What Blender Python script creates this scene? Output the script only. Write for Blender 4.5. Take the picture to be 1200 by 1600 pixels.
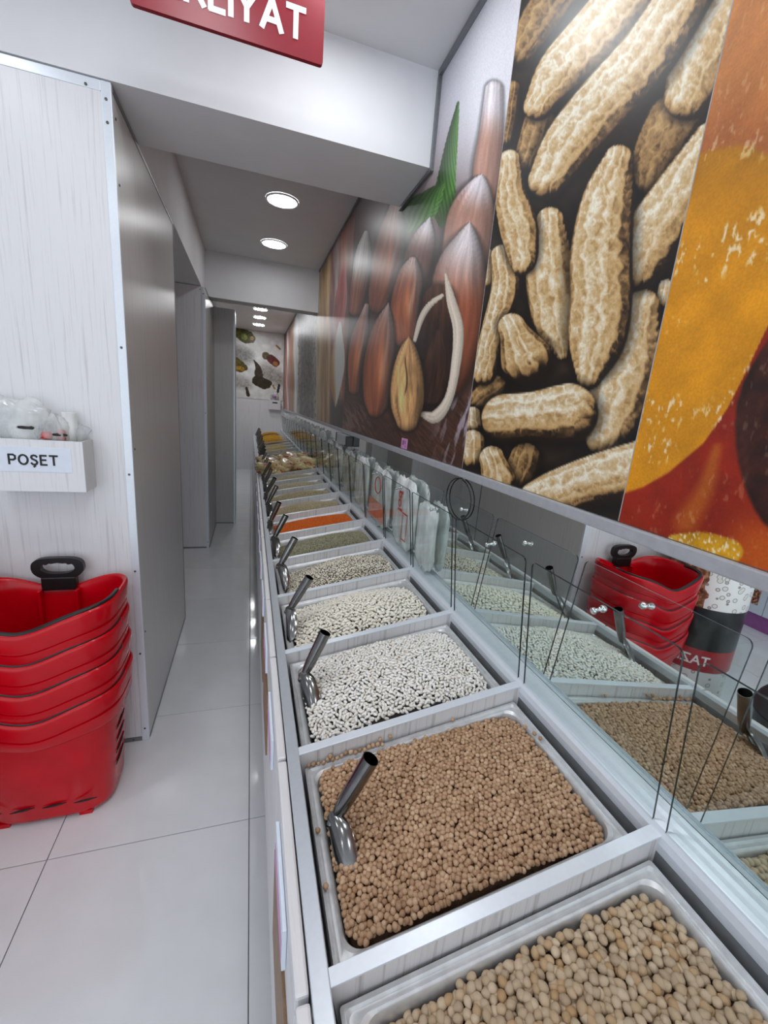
import bpy, bmesh, math, random
import numpy as np
from mathutils import Matrix, Vector
for o in list(bpy.data.objects): bpy.data.objects.remove(o)
rng = np.random.default_rng(7); random.seed(7)
SC = bpy.context.scene
COL = SC.collection
# ---------------------------------------------------------------- camera
CAM_H = 1.47
CR = np.array([[0.953269,-0.290944,0.081427],[0.006438,-0.249894,-0.968252],[0.302055,0.923528,-0.236343]])
FPX = 660.63
cd = bpy.data.cameras.new('camera'); cam = bpy.data.objects.new('camera', cd); COL.objects.link(cam)
cd.sensor_fit = 'HORIZONTAL'; cd.sensor_width = 36.0; cd.lens = FPX*36.0/1200.0; cd.clip_start = 0.01
rt, dn, fw = CR
cam.matrix_world = Matrix(((rt[0],-dn[0],-fw[0],0),(rt[1],-dn[1],-fw[1],0),(rt[2],-dn[2],-fw[2],CAM_H),(0,0,0,1)))
SC.camera = cam
# ---------------------------------------------------------------- world, exposure
w = bpy.data.worlds.new('world'); SC.world = w; w.use_nodes = True
w.node_tree.nodes['Background'].inputs[0].default_value = (0.86,0.93,1.0,1)
w.node_tree.nodes['Background'].inputs[1].default_value = 1.5
SC.view_settings.view_transform = 'Standard'; SC.view_settings.look = 'None'
SC.view_settings.gamma = 1.0; SC.view_settings.use_curve_mapping = False
SC.view_settings.exposure = 0.16
SC.cycles.transparent_max_bounces = 24
LAMP_NEAR, LAMP_MID, LAMP_FAR = 25.0, 24.0, 56.0
# ---------------------------------------------------------------- materials
def lin(c):
    return tuple((x/255/12.92) if x/255 <= 0.04045 else ((x/255+0.055)/1.055)**2.4 for x in c)
class N:
    def __init__(s, name):
        s.m = bpy.data.materials.new(name); s.m.use_nodes = True; s.t = s.m.node_tree; s.b = s.t.nodes['Principled BSDF']
    def n(s, t, **k):
        q = s.t.nodes.new(t)
        for a, v in k.items(): setattr(q, a, v)
        return q
    def l(s, a, b): s.t.links.new(a, b)
    def coord(s, out='Object', scale=(1,1,1)):
        tc = s.n('ShaderNodeTexCoord'); mp = s.n('ShaderNodeMapping'); mp.inputs['Scale'].default_value = scale
        s.l(tc.outputs[out], mp.inputs['Vector']); return mp.outputs[0]
    def noise(s, vec, scale, detail=3, rough=.5):
        q = s.n('ShaderNodeTexNoise'); q.inputs['Scale'].default_value = scale; q.inputs['Detail'].default_value = detail; q.inputs['Roughness'].default_value = rough
        s.l(vec, q.inputs['Vector']); return q.outputs['Fac']
    def ramp(s, fac, stops):
        q = s.n('ShaderNodeValToRGB'); e = q.color_ramp.elements
        while len(e) < len(stops): e.new(.5)
        for i, (p, c) in enumerate(stops): e[i].position = p; e[i].color = (*lin(c), 1)
        s.l(fac, q.inputs[0]); return q.outputs[0]
    def bump(s, h, strength=.2, dist=.002):
        q = s.n('ShaderNodeBump'); q.inputs['Strength'].default_value = strength; q.inputs['Distance'].default_value = dist
        s.l(h, q.inputs['Height']); s.l(q.outputs[0], s.b.inputs['Normal'])
    def set(s, col=None, rough=.5, metal=0, spec=None, coat=None):
        if col is not None: s.b.inputs['Base Color'].default_value = (*lin(col), 1)
        s.b.inputs['Roughness'].default_value = rough; s.b.inputs['Metallic'].default_value = metal
        if spec is not None: s.b.inputs['Specular IOR Level'].default_value = spec
        if coat: s.b.inputs['Coat Weight'].default_value = coat; s.b.inputs['Coat Roughness'].default_value = .05
        return s
MATS = {}
def simple(name, col, rough=.5, metal=0, var=0.06, nscale=40, **k):
    q = N(name).set(col, rough, metal, **k)
    f = q.noise(q.coord(), nscale, 3)
    a = tuple(min(255, c*(1+var)) for c in col); b = tuple(c*(1-var) for c in col)
    q.l(q.ramp(f, [(.3, b), (.7, a)]), q.b.inputs['Base Color'])
    MATS[name] = q.m; return q
def laminate(name, light, dark, axis, rough=.35, spec=.5):
    q = N(name).set(None, rough, spec=spec)
    sc = [55, 55, 55]; sc['xyz'.index(axis)] = 1.3
    v = q.coord('Object', tuple(sc)); f = q.noise(v, 2.2, 5, .62)
    q.l(q.ramp(f, [(.30, dark), (.46, light), (.60, light), (.72, tuple(.5*(a+b) for a, b in zip(light, dark)))]), q.b.inputs['Base Color'])
    q.bump(f, .08, .001); MATS[name] = q.m
laminate('laminate', (226,227,231), (206,205,208), 'z')
laminate('laminate_shaded', (204,204,204), (186,185,184), 'z', .3)  # darker copy of the laminate; weaker light on the sides painted in
laminate('laminate_y', (224,224,227), (188,186,186), 'y')
laminate('laminate_face', (222,221,222), (176,172,170), 'z', .4)
laminate('laminate_pink', (205,192,198), (180,166,172), 'z', .3)
simple('plaster', (228,229,233), .7, var=.012, nscale=6).bump
simple('ceiling_paint', (222,222,224), .38, var=.012, nscale=5)
simple('alu', (204,210,218), .36, .6, var=.01, nscale=120)
simple('alu_white', (224,231,240), .3, .18, var=.008, nscale=120)
simple('alu_dark', (138,140,143), .4, .7, var=.04, nscale=90)
simple('rail_grey', (172,174,179), .38, .1, var=.03, nscale=60)
simple('steel', (128,128,127), .17, 1.0, var=.05, nscale=60)
simple('pan_steel', (208,210,212), .36, .42, var=.05, nscale=50)
simple('chrome', (225,226,228), .05, 1.0, var=.01)
simple('screw', (95,96,98), .35, .9)
simple('red_plastic', (196,2,22), .2, var=.05, nscale=9, spec=.35)
simple('black_plastic', (16,16,18), .38, var=.1)
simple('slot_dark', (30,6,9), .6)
simple('sign_red', (136,4,32), .4, var=.02)
simple('white_print', (240,240,242), .5, var=.01)
simple('label_white', (222,230,243), .4, var=.01)
simple('ink_black', (14,14,16), .5, var=.05)
simple('ink_red', (196,40,38), .5, var=.05)
simple('pink_tag', (206,150,196), .5, var=.03)
simple('film_orange', (228,124,98), .35, var=.1)
simple('purple', (158,92,156), .45, var=.03)
simple('wood_brown', (138,108,82), .5, var=.12)
simple('rubber_dark', (58,60,63), .6)
simple('grey_gap', (112,114,116), .6)
simple('grout', (120,120,120), .8)
q = N('tile'); q.set(None, .09, spec=.5)
v = q.coord('Object', (3,3,3)); oi = q.n('ShaderNodeObjectInfo'); mx = q.n('ShaderNodeMath', operation='MULTIPLY_ADD')
mx.inputs[1].default_value = .35; q.l(q.noise(v, 2.5, 4), mx.inputs[2]); q.l(oi.outputs['Random'], mx.inputs[0])
q.l(q.ramp(mx.outputs[0], [(.3, (216,219,222)), (.9, (226,228,231))]), q.b.inputs['Base Color']); MATS['tile'] = q.m
# mirror
q = N('mirror'); q.set((232,238,236), .012, 1.0); f = q.noise(q.coord('Object', (2,2,2)), 3); q.l(q.ramp(f, [(.2,(230,236,234)),(.8,(236,241,239))]), q.b.inputs['Base Color']); MATS['mirror'] = q.m
def glassy(name, tint, mixfac, rough=.02, white=0.0):
    q = N(name); t = q.t; out = t.nodes['Material Output']; t.nodes.remove(q.b)
    tr = q.n('ShaderNodeBsdfTransparent'); tr.inputs[0].default_value = (*tint, 1)
    gl = q.n('ShaderNodeBsdfGlossy'); gl.inputs['Roughness'].default_value = rough
    lw = q.n('ShaderNodeLayerWeight'); pw = q.n('ShaderNodeMath', operation='POWER'); pw.inputs[1].default_value = 5; q.l(lw.outputs['Facing'], pw.inputs[0])
    f = q.n('ShaderNodeMath', operation='MULTIPLY_ADD'); f.inputs[1].default_value = .5*mixfac; f.inputs[2].default_value = .022*mixfac; q.l(pw.outputs[0], f.inputs[0])
    m1 = q.n('ShaderNodeMixShader'); q.l(f.outputs[0], m1.inputs[0]); q.l(tr.outputs[0], m1.inputs[1]); q.l(gl.outputs[0], m1.inputs[2])
    last = m1.outputs[0]
    if white:
        df = q.n('ShaderNodeBsdfDiffuse'); df.inputs[0].default_value = (*lin((244,246,246)), 1)
        ns = q.noise(q.coord('Object', (1,1,.5)), 16, 2); r = q.n('ShaderNodeMapRange'); r.inputs[1].default_value=.35; r.inputs[2].default_value=.7
        r.inputs[3].default_value = white*.45; r.inputs[4].default_value = min(1, white*1.6); q.l(ns, r.inputs[0])
        m2 = q.n('ShaderNodeMixShader'); q.l(r.outputs[0], m2.inputs[0]); q.l(last, m2.inputs[1]); q.l(df.outputs[0], m2.inputs[2]); last = m2.outputs[0]
    q.l(last, out.inputs[0]); MATS[name] = q.m
glassy('glass', (.95,.975,.97), 1.0)
glassy('film', (.95,.97,.97), 1.8, .1, .34)
glassy('film_white', (.92,.94,.94), 1.2, .2, .95)
simple('glass_edge', (28,34,36), .15, var=.1)
def emit(name, col, st):
    q = N(name); q.b.inputs['Base Color'].default_value = (*lin((250,250,250)),1); q.b.inputs['Emission Color'].default_value = (*col,1); q.b.inputs['Emission Strength'].default_value = st; MATS[name] = q.m
emit('lamp_near', (.95,.98,1), LAMP_NEAR); emit('lamp_sign', (.95,.98,1), LAMP_NEAR*.6); emit('lamp_mid', (.96,.98,1), LAMP_MID); emit('lamp_far', (.96,.98,1), LAMP_FAR)
# printed photograph: colour per point of the print
q = N('print'); q.set(None, .36, spec=.4); at = q.n('ShaderNodeVertexColor'); at.layer_name = 'print'
hs = q.n('ShaderNodeMixRGB', blend_type='MULTIPLY'); hs.inputs[0].default_value = .35
q.l(at.outputs[0], hs.inputs[1]); q.l(q.ramp(q.noise(q.coord('Object'), 260, 3), [(.3,(190,190,190)),(.65,(255,255,255))]), hs.inputs[2]); q.l(hs.outputs[0], q.b.inputs['Base Color']); MATS['print'] = q.m
def grainmat(name, cols, rough=.5, bumpscale=0, spot=None):
    q = N(name).set(None, rough, spec=.35)
    g = q.n('ShaderNodeNewGeometry'); oi = q.n('ShaderNodeObjectInfo'); a = q.n('ShaderNodeMath', operation='ADD'); fr = q.n('ShaderNodeMath', operation='FRACT')
    q.l(g.outputs['Random Per Island'], a.inputs[0]); q.l(oi.outputs['Random'], a.inputs[1]); q.l(a.outputs[0], fr.inputs[0])
    st = [(i/(len(cols)-1), c) for i, c in enumerate(cols)]; c = q.ramp(fr.outputs[0], st)
    if spot:
        at = q.n('ShaderNodeAttribute'); at.attribute_name = 'spot'
        mx = q.n('ShaderNodeMixRGB'); q.l(at.outputs['Fac'], mx.inputs[0]); q.l(c, mx.inputs[1]); mx.inputs[2].default_value = (*lin(spot),1); c = mx.outputs[0]
    q.l(c, q.b.inputs['Base Color'])
    if bumpscale: q.bump(q.noise(q.coord('Object'), bumpscale, 3), .35, .0012)
    MATS[name] = q.m
grainmat('pea_pale', [(172,150,124),(192,172,146),(182,160,132),(204,184,158),(180,146,106),(188,168,140)], .5, 420)
grainmat('pea_tan', [(172,137,106),(196,163,132),(183,148,117),(208,177,146),(160,124,94),(190,156,125)], .5, 500)
grainmat('bean_white', [(246,244,240),(240,236,228),(250,249,247),(243,240,233),(232,225,212)], .35)
grainmat('bean_cream', [(246,242,230),(240,234,218),(250,247,238),(243,237,223)], .35)
grainmat('bean_eye', [(240,233,216),(230,221,200),(246,241,228)], .4, 0, (34,26,22))
grainmat('mung', [(150,147,118),(174,170,142),(128,126,100),(190,185,158),(112,112,88)], .45)
grainmat('lentil', [(238,116,30),(246,134,44),(228,100,20),(242,124,36)], .5)
grainmat('bulgur', [(218,204,168),(232,220,188),(204,188,152),(226,214,182)], .5)
grainmat('rice', [(226,218,190),(238,231,208),(214,204,174)], .5)
grainmat('corn', [(222,176,40),(236,196,70),(206,152,30)], .45)
grainmat('corn_pale', [(226,206,116),(236,220,140),(214,190,96)], .45)
grainmat('brown_seed', [(150,112,74),(168,130,92),(132,96,62)], .5)
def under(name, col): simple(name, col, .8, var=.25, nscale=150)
for k, c in dict(pea_pale=(84,68,52), pea_tan=(78,54,36), bean_white=(62,58,54), bean_cream=(70,62,48), bean_eye=(110,100,86), mung=(74,72,54), lentil=(200,74,14), bulgur=(176,160,126), rice=(190,180,150), corn=(190,140,26), corn_pale=(206,182,90), brown_seed=(120,86,56)).items(): under('u_'+k, c)  # darker tones for the bed below the grains, painting shade into the gaps
# ---------------------------------------------------------------- mesh helpers
def link(name, me, mat, parent=None, smooth=False):
    o = bpy.data.objects.new(name, me); COL.objects.link(o)
    if mat is not None and not me.materials: me.materials.append(MATS[mat] if isinstance(mat, str) else mat)
    if parent: o.parent = parent
    if smooth: me.polygons.foreach_set('use_smooth', [True]*len(me.polygons))
    return o
def pyd(name, V, Fc, mat, parent=None, smooth=False):
    me = bpy.data.meshes.new(name); me.from_pydata([tuple(map(float, v)) for v in V], [], [tuple(f) for f in Fc]); me.update()
    return link(name, me, mat, parent, smooth)
def bm_obj(name, bm, mat, parent=None, smooth=False):
    bmesh.ops.recalc_face_normals(bm, faces=bm.faces)
    me = bpy.data.meshes.new(name); bm.to_mesh(me); bm.free(); return link(name, me, mat, parent, smooth)
def bm_box(bm, lo, hi, bev=0):
    g = bmesh.ops.create_cube(bm, size=1); vs = g['verts']
    for v in vs:
        v.co = Vector([lo[i]+(v.co[i]+.5)*(hi[i]-lo[i]) for i in range(3)])
    if bev:
        es = list({e for v in vs for e in v.link_edges}); bmesh.ops.bevel(bm, geom=es, offset=bev, segments=2, affect='EDGES', profile=.6)
    return vs
def box(name, lo, hi, mat, parent=None, bev=0.0):
    bm = bmesh.new(); bm_box(bm, lo, hi, bev); return bm_obj(name, bm, mat, parent)
def boxes(name, L, mat, parent=None, bev=0):
    bm = bmesh.new()
    for lo, hi in L: bm_box(bm, lo, hi, bev)
    return bm_obj(name, bm, mat, parent)
def tube_data(pts, rad, n=10, cap=True):
    pts = [Vector(p) for p in pts]; R = rad if hasattr(rad, '__len__') else [rad]*len(pts); V = []; Fc = []
    t0 = (pts[1]-pts[0]).normalized(); up = Vector((0,0,1)) if abs(t0.z) < .9 else Vector((1,0,0)); a = t0.cross(up).normalized()
    for i, p in enumerate(pts):
        t = (pts[min(i+1, len(pts)-1)]-pts[max(i-1, 0)]).normalized(); a = (a-t*a.dot(t)).normalized(); b = t.cross(a)
        for k in range(n):
            an = 2*math.pi*k/n; V.append(p+(a*math.cos(an)+b*math.sin(an))*R[i])
        if i:
            for k in range(n):
                k2 = (k+1) % n; Fc.append(((i-1)*n+k, (i-1)*n+k2, i*n+k2, i*n+k))
    if cap: Fc.append(tuple(range(n))[::-1]); Fc.append(tuple(range((len(pts)-1)*n, len(pts)*n)))
    return V, Fc
def tube(name, pts, rad, mat, parent=None, n=10, cap=True):
    V, Fc = tube_data(pts, rad, n, cap); return pyd(name, V, Fc, mat, parent, True)
def loft(rings, close0=True, close1=True):
    V = []; Fc = []; n = len(rings[0])
    for i, r in enumerate(rings):
        V += list(r)
        if i:
            for k in range(n):
                k2 = (k+1) % n; Fc.append(((i-1)*n+k, (i-1)*n+k2, i*n+k2, i*n+k))
    if close0: Fc.append(tuple(range(n))[::-1])
    if close1: Fc.append(tuple(range((len(rings)-1)*n, len(rings)*n)))
    return V, Fc
def empty(name, loc=(0,0,0), rz=0):
    o = bpy.data.objects.new(name, None); COL.objects.link(o); o.location = loc; o.rotation_euler = (0,0,rz); o.empty_display_size = .05; return o
def tag(o, label, cat, group=None, kind=None):
    o['label'] = label; o['category'] = cat
    if group: o['group'] = group
    if kind: o['kind'] = kind
    return o
def struct(o, label=None):
    o['kind'] = 'structure'
    if label: o['label'] = label
    return o
def text_mesh(name, body, size, mat, parent=None, extrude=.001, sx=1.0, offset=0.0):
    cu = bpy.data.curves.new(name, 'FONT'); cu.body = body; cu.size = size; cu.extrude = extrude; cu.align_x = 'CENTER'; cu.align_y = 'BOTTOM_BASELINE'; cu.offset = offset
    t = bpy.data.objects.new(name+'_tmp', cu); COL.objects.link(t); dg = bpy.context.evaluated_depsgraph_get(); dg.update()
    me = bpy.data.meshes.new_from_object(t.evaluated_get(dg)); bpy.data.objects.remove(t); me.name = name; me.materials.clear()
    for v in me.vertices: v.co.x *= sx
    return link(name, me, mat, parent)
def vnoise(x, y, seed=0):
    xi = np.floor(x).astype(np.int64); yi = np.floor(y).astype(np.int64); fx = x-xi; fy = y-yi; fx = fx*fx*(3-2*fx); fy = fy*fy*(3-2*fy)
    def h(a, b):
        n = (a*374761393+b*668265263+seed*974711) & 0x7fffffff; n = ((n ^ (n >> 13))*1274126177) & 0x7fffffff; return ((n ^ (n >> 16)) & 0xffff)/65535.0
    return (h(xi,yi)*(1-fx)+h(xi+1,yi)*fx)*(1-fy)+(h(xi,yi+1)*(1-fx)+h(xi+1,yi+1)*fx)*fy
def fbm(x, y, oct=3, seed=0):
    s = 0; a = .5; t = 0
    for i in range(oct): s = s+a*vnoise(x*2**i, y*2**i, seed+i*17); t += a; a *= .5
    return s/t
# ================================================================ the setting
XW = 0.645            # plane of the mirror and the printed wall
ZC, ZR, ZB = 2.66, 2.75, 2.36   # near ceiling, rear ceiling, underside of beams
floor = struct(box('floor', (-3.5,-2.6,-.06), (.66,9.4,-.004), 'grout'))
TX, TY = .61, .613
bm = bmesh.new(); bm_box(bm, (.0015,.0015,-.012), (TX-.0015,TY-.0015,0), .0012); bmesh.ops.recalc_face_normals(bm, faces=bm.faces)
tme = bpy.data.meshes.new('tile'); bm.to_mesh(tme); bm.free(); tme.materials.append(MATS['tile'])
for i in range(-6, 2):
    for j in range(-6, 14):
        x = .004+i*TX; y = 1.272+j*TY
        if x < -3.6 or (x > .3): continue
        t = bpy.data.objects.new('tile', tme); COL.objects.link(t); t.location = (x, y, 0); t.parent = floor
struct(box('ceiling', (-3.5,-2.6,ZC), (XW,1.74,ZC+.1), 'ceiling_paint'))
struct(box('ceiling', (-3.5,2.09,ZR), (XW,9.4,ZR+.1), 'ceiling_paint'))
struct(box('ceiling_beam', (-3.5,1.74,ZB), (XW,2.09,2.86), 'plaster'))
struct(box('ceiling_beam', (-.37,4.67,ZB), (XW,4.845,2.86), 'plaster'))
struct(box('wall_right', (XW+.007,-2.6,0), (XW+.12,9.4,2.86), 'plaster'))
struct(box('wall_end', (-3.5,9.3,0), (XW+.12,9.4,2.86), 'plaster'))
struct(box('wall_far_left', (-3.6,-2.6,0), (-3.5,9.4,2.86), 'plaster'))
struct(box('wall_back_left', (-3.5,3.3,0), (-1.5,3.4,2.86), 'plaster'))
struct(box('bulkhead', (-1.6,2.09,ZB), (-.41,4.67,2.82), 'plaster'))
struct(box('bulkhead', (-1.6,4.67,ZB+.002), (-.37,5.5,2.82), 'plaster'))
struct(box('wall_recess', (-1.12,2.84,0), (-1.02,4.27,ZB), 'plaster'))
def screws(parent, pts, axis):
    for p in pts:
        d = Vector((0,-.002,0)) if axis == 'y' else Vector((.002,0,0))
        tube('screw', [Vector(p), Vector(p)+d*.8, Vector(p)+d], [.0042,.0042,.0025], 'screw', parent, 8)
# block A: laminate-clad partition with aluminium corner profile
wl = struct(box('wall_left', (-1.5,1.747,0), (-.414,2.84,ZB-.005), 'laminate'))
YA, XA = 1.743, -.41
for x0, x1 in ((-1.5,-.965), (-.962,-.437)): box('panel', (x0,YA,.02), (x1,YA+.01,ZB-.032), 'laminate', wl, .001)
box('corner_profile', (-.437,YA-.002,0), (XA+.001,YA+.012,ZB-.004), 'alu_white', wl, .002)
box('top_profile', (-1.5,YA-.0015,ZB-.032), (-.437,YA+.011,ZB-.004), 'alu_white', wl, .002)
box('base_profile', (-1.5,YA-.0015,0), (-.437,YA+.011,.018), 'alu_dark', wl, .001)
box('side_panel', (-.42,YA+.013,.012), (XA,2.832,ZB-.022), 'laminate_shaded', wl, .001)
box('side_top_profile', (-.42,YA+.013,ZB-.022), (XA+.002,2.84,ZB-.006), 'alu_dark', wl)
box('side_base_profile', (-.42,YA+.013,0), (XA+.002,2.84,.012), 'alu_dark', wl)
box('side_edge_profile', (-.42,2.832,.012), (XA+.002,2.842,ZB-.022), 'alu_dark', wl)
screws(wl, [(-.424,YA-.002,z) for z in (.06,.42,.78,1.16,1.6,2.25,2.31)]+[(-.475,YA-.002,2.335),(-.47,YA-.002,.01)], 'y')
screws(wl, [(XA+.001,1.775,z) for z in (2.28,2.1,1.25,.5)], 'x')
# block B and C further down the passage
wb = struct(box('wall_passage', (-1.5,4.274,0), (-.387,5.15,ZB-.004), 'laminate'))
box('panel', (-1.02,4.27,.012), (-.405,4.28,ZB-.006), 'laminate', wb)
box('corner_profile', (-.405,4.268,0), (-.382,4.285,ZB-.006), 'alu_white', wb, .001)
box('side_panel', (-.395,4.286,.012), (-.38,5.148,ZB-.02), 'laminate_shaded', wb)
box('base_profile', (-1.02,4.267,0), (-.405,4.28,.014), 'alu_dark', wb)
box('side_base_profile', (-.395,4.286,0), (-.377,5.148,.014), 'alu_dark', wb)
box('side_top_profile', (-.395,4.286,ZB-.02), (-.378,5.148,ZB-.006), 'alu_dark', wb)
screws(wb, [(-.393,4.267,z) for z in (.06,1.3,2.3)]+[(-.42,4.269,2.33)], 'y')
wc = struct(box('wall_passage', (-1.5,5.154,0), (-.17,5.45,ZB+.002), 'laminate_shaded'))
box('panel', (-.378,5.15,.012), (-.185,5.16,ZB-.004), 'laminate_shaded', wc)
box('edge_profile', (-.185,5.148,0), (-.166,5.45,ZB-.002), 'alu', wc, .001)
box('base_profile', (-.378,5.147,0), (-.185,5.16,.014), 'alu_dark', wc)
struct(box('wall_passage_far', (-.95,5.45,0), (-.85,9.3,2.8), 'laminate_shaded'))
we = struct(box('wall_end_panel', (-.85,9.27,0), (XW,9.298,1.452), 'laminate'), 'pale laminate panel on the lower end wall')
# aluminium trims along the printed wall
struct(box('trim_1', (XW-.012,-2.5,ZC-.02), (XW+.004,1.735,ZC-.002), 'alu_dark'))
struct(box('trim_2', (XW-.012,1.722,ZB-.004), (XW+.004,1.738,ZC-.022), 'alu_dark'))
struct(box('trim_3', (XW-.012,1.722,ZB-.016), (XW+.004,2.092,ZB-.004), 'alu_dark'))
struct(box('trim_4', (XW-.008,2.094,ZR-.016), (XW+.004,9.26,ZR-.002), 'alu_dark'))
# ================================================================ printed wall
PEANUTS=[
 ('d',[(896,-33,33.3),(854,25,33.3),(817,79,25.0)]),
 ('d',[(802,138,10.8),(795,179,13.3),(790,217,10.0)]),
 ('d',[(844,196,25.0),(825,250,20.8)]),
 ('d',[(1058,196,45.8),(1029,246,37.5),(1017,283,22.9)]),
 ('n',[(762,400,10.0),(760,438,10.8)]),
 ('d',[(771,608,20.8),(750,625,16.7)]),
 ('d',[(821,717,22.9),(812,742,25.0)]),
 ('n',[(738,650,13.3),(740,662,13.3)]),
 ('n',[(738,692,18.8),(738,712,18.8)]),
 ('n',[(769,717,18.8),(779,750,25.0)]),
 ('n',[(1042,450,12.5),(1040,467,12.5)]),
 ('n',[(1006,479,25.0),(990,554,39.6),(962,638,43.8),(946,683,29.2)]),
 ('n',[(860,346,20.8),(860,417,35.4),(867,479,36.7),(871,512,29.2),(879,554,9.2)]),
 ('n',[(1133,25,45.8),(1100,92,47.9),(1073,154,33.3)]),
 ('n',[(992,-12,43.8),(933,58,43.8),(879,112,36.7),(840,167,20.8)]),
 ('n',[(1083,-25,37.5),(1017,79,41.7),(950,158,43.8),(892,225,39.6),(854,283,27.1)]),
 ('n',[(1112,217,25.0),(1067,300,39.6),(1017,379,43.8),(998,421,31.2)]),
 ('n',[(785,400,16.7),(790,450,20.8),(773,508,17.5),(756,583,18.3)]),
 ('n',[(800,512,20.8),(821,558,38.3)]),
 ('n',[(797,250,15.0),(798,304,22.9),(810,354,28.3),(817,400,21.7),(815,415,14.6)]),
 ('n',[(967,250,21.7),(950,317,38.3),(940,396,45.0),(940,467,45.0),(933,529,41.7),(921,588,18.8)]),
 ('n',[(790,654,35.4),(838,650,36),(888,646,43.8)]),
 ('n',[(1000,738,45.8),(933,750,37.5),(875,771,35.4),(838,779,25.0)]),
]
HAZEL=[
 ('pale',[(772,140,14),(768,200,18),(762,258,22),(758,300,20)]),
 ('pale',[(752,274,2),(746,300,20),(736,340,36),(728,394,38)]),
 ('pale2',[(672,340,1),(662,374,17.0),(651,413,24.1),(644,436,22.7)]),
 ('brown2',[(734,347,1),(729,382,21.2),(719,428,39.7),(715,498,46.8),(704,561,39.7),(695,598,28.3)]),
 ('brown',[(618,326,10.8),(610,379,22.7),(599,436,22.7),(590,476,14.2)]),
 ('grey',[(572,364,4.0),(568,394,11.9),(563,436,13.6),(555,484,9.9)]),
 ('brown',[(645,408,7.1),(640,436,19.8),(633,484,24.1),(633,524,19.8)]),
 ('brown',[(573,478,4.0),(562,527,12.8),(556,569,12.8),(553,609,7.9)]),
 ('brown',[(607,474,1),(599,515,17.0),(592,569,23.8),(589,617,21.2),(587,640,12.8)]),
 ('shellin',[(686,470,25.5),(681,555,34.0),(678,626,25.5)]),
 ('lip',[(691,462,2.8),(672,476,4.5),(658,498,4.5),(648,532,2.8)]),
 ('lip',[(696,428,1.7),(705,470,7.4),(716,515,8.5),(712,572,7.4),(701,623,6.8),(681,651,9.6),(661,648,4.5)]),
 ('darkin',[(686,524,8.5),(684,569,20.4),(675,617,14.2)]),
 ('kernel',[(639,527,1),(638,549,13.6),(637,586,24.4),(636,626,26.1),(636,657,17.0)]),
]
WALL_TO_PX = np.array([[361.9107,-88.0121,652.467],[573.7356,-828.7303,1376.8374],[0.9235,-0.2363,0.5422]])  # wall metres -> image pixels (camera projection); nut outlines traced in those pixels
def spline(pts, m=5):
    if len(pts) < 3: return pts
    P = np.array(pts, float); Q = np.vstack([2*P[0]-P[1], P, 2*P[-1]-P[-2]]); out = []
    for i in range(1, len(Q)-2):
        for k in range(m):
            t = k/m; a, b, c, d = Q[i-1], Q[i], Q[i+1], Q[i+2]
            out.append(.5*((2*b)+(c-a)*t+(2*a-5*b+4*c-d)*t*t+(3*b-a-3*c+d)*t**3))
    out.append(P[-1]); rm = .012*max(o[2] for o in out); return [(x, y, max(r, rm)) for x, y, r in out]
def chain(U, V, pts):
    pts = spline(pts)
    q = np.full(U.shape, 1e9); s = np.zeros(U.shape); a = np.zeros(U.shape); gx = np.zeros(U.shape); gy = np.zeros(U.shape); L = 0
    segs = list(zip(pts[:-1], pts[1:])) if len(pts) > 1 else [(pts[0], (pts[0][0]+.1, pts[0][1], pts[0][2]))]
    for (x0,y0,r0), (x1,y1,r1) in segs:
        dx, dy = x1-x0, y1-y0; l = math.hypot(dx, dy)
        t = np.clip(((U-x0)*dx+(V-y0)*dy)/(l*l), 0, 1); ts = t*t*(3-2*t); r = r0+(r1-r0)*(t*.5+ts*.5)
        ox = U-(x0+t*dx); oy = V-(y0+t*dy); qq = np.hypot(ox, oy)/r; m = qq < q
        q = np.where(m, qq, q); s = np.where(m, L+t*l, s); a = np.where(m, (-ox*dy+oy*dx)/l/r, a); gx = np.where(m, ox/r, gx); gy = np.where(m, oy/r, gy); L += l
    return q, s, np.clip(a, -1, 1), gx, gy, L
def C(*c): return np.array(c, float)/255
def over(img, col, m): img[:] = img*(1-m[...,None])+col*m[...,None]
def soft(q, e=.05): return np.clip((1+e-q)/(2*e), 0, 1)
def ss(x, a, b): t = np.clip((x-a)/(b-a), 0, 1); return t*t*(3-2*t)
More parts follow.
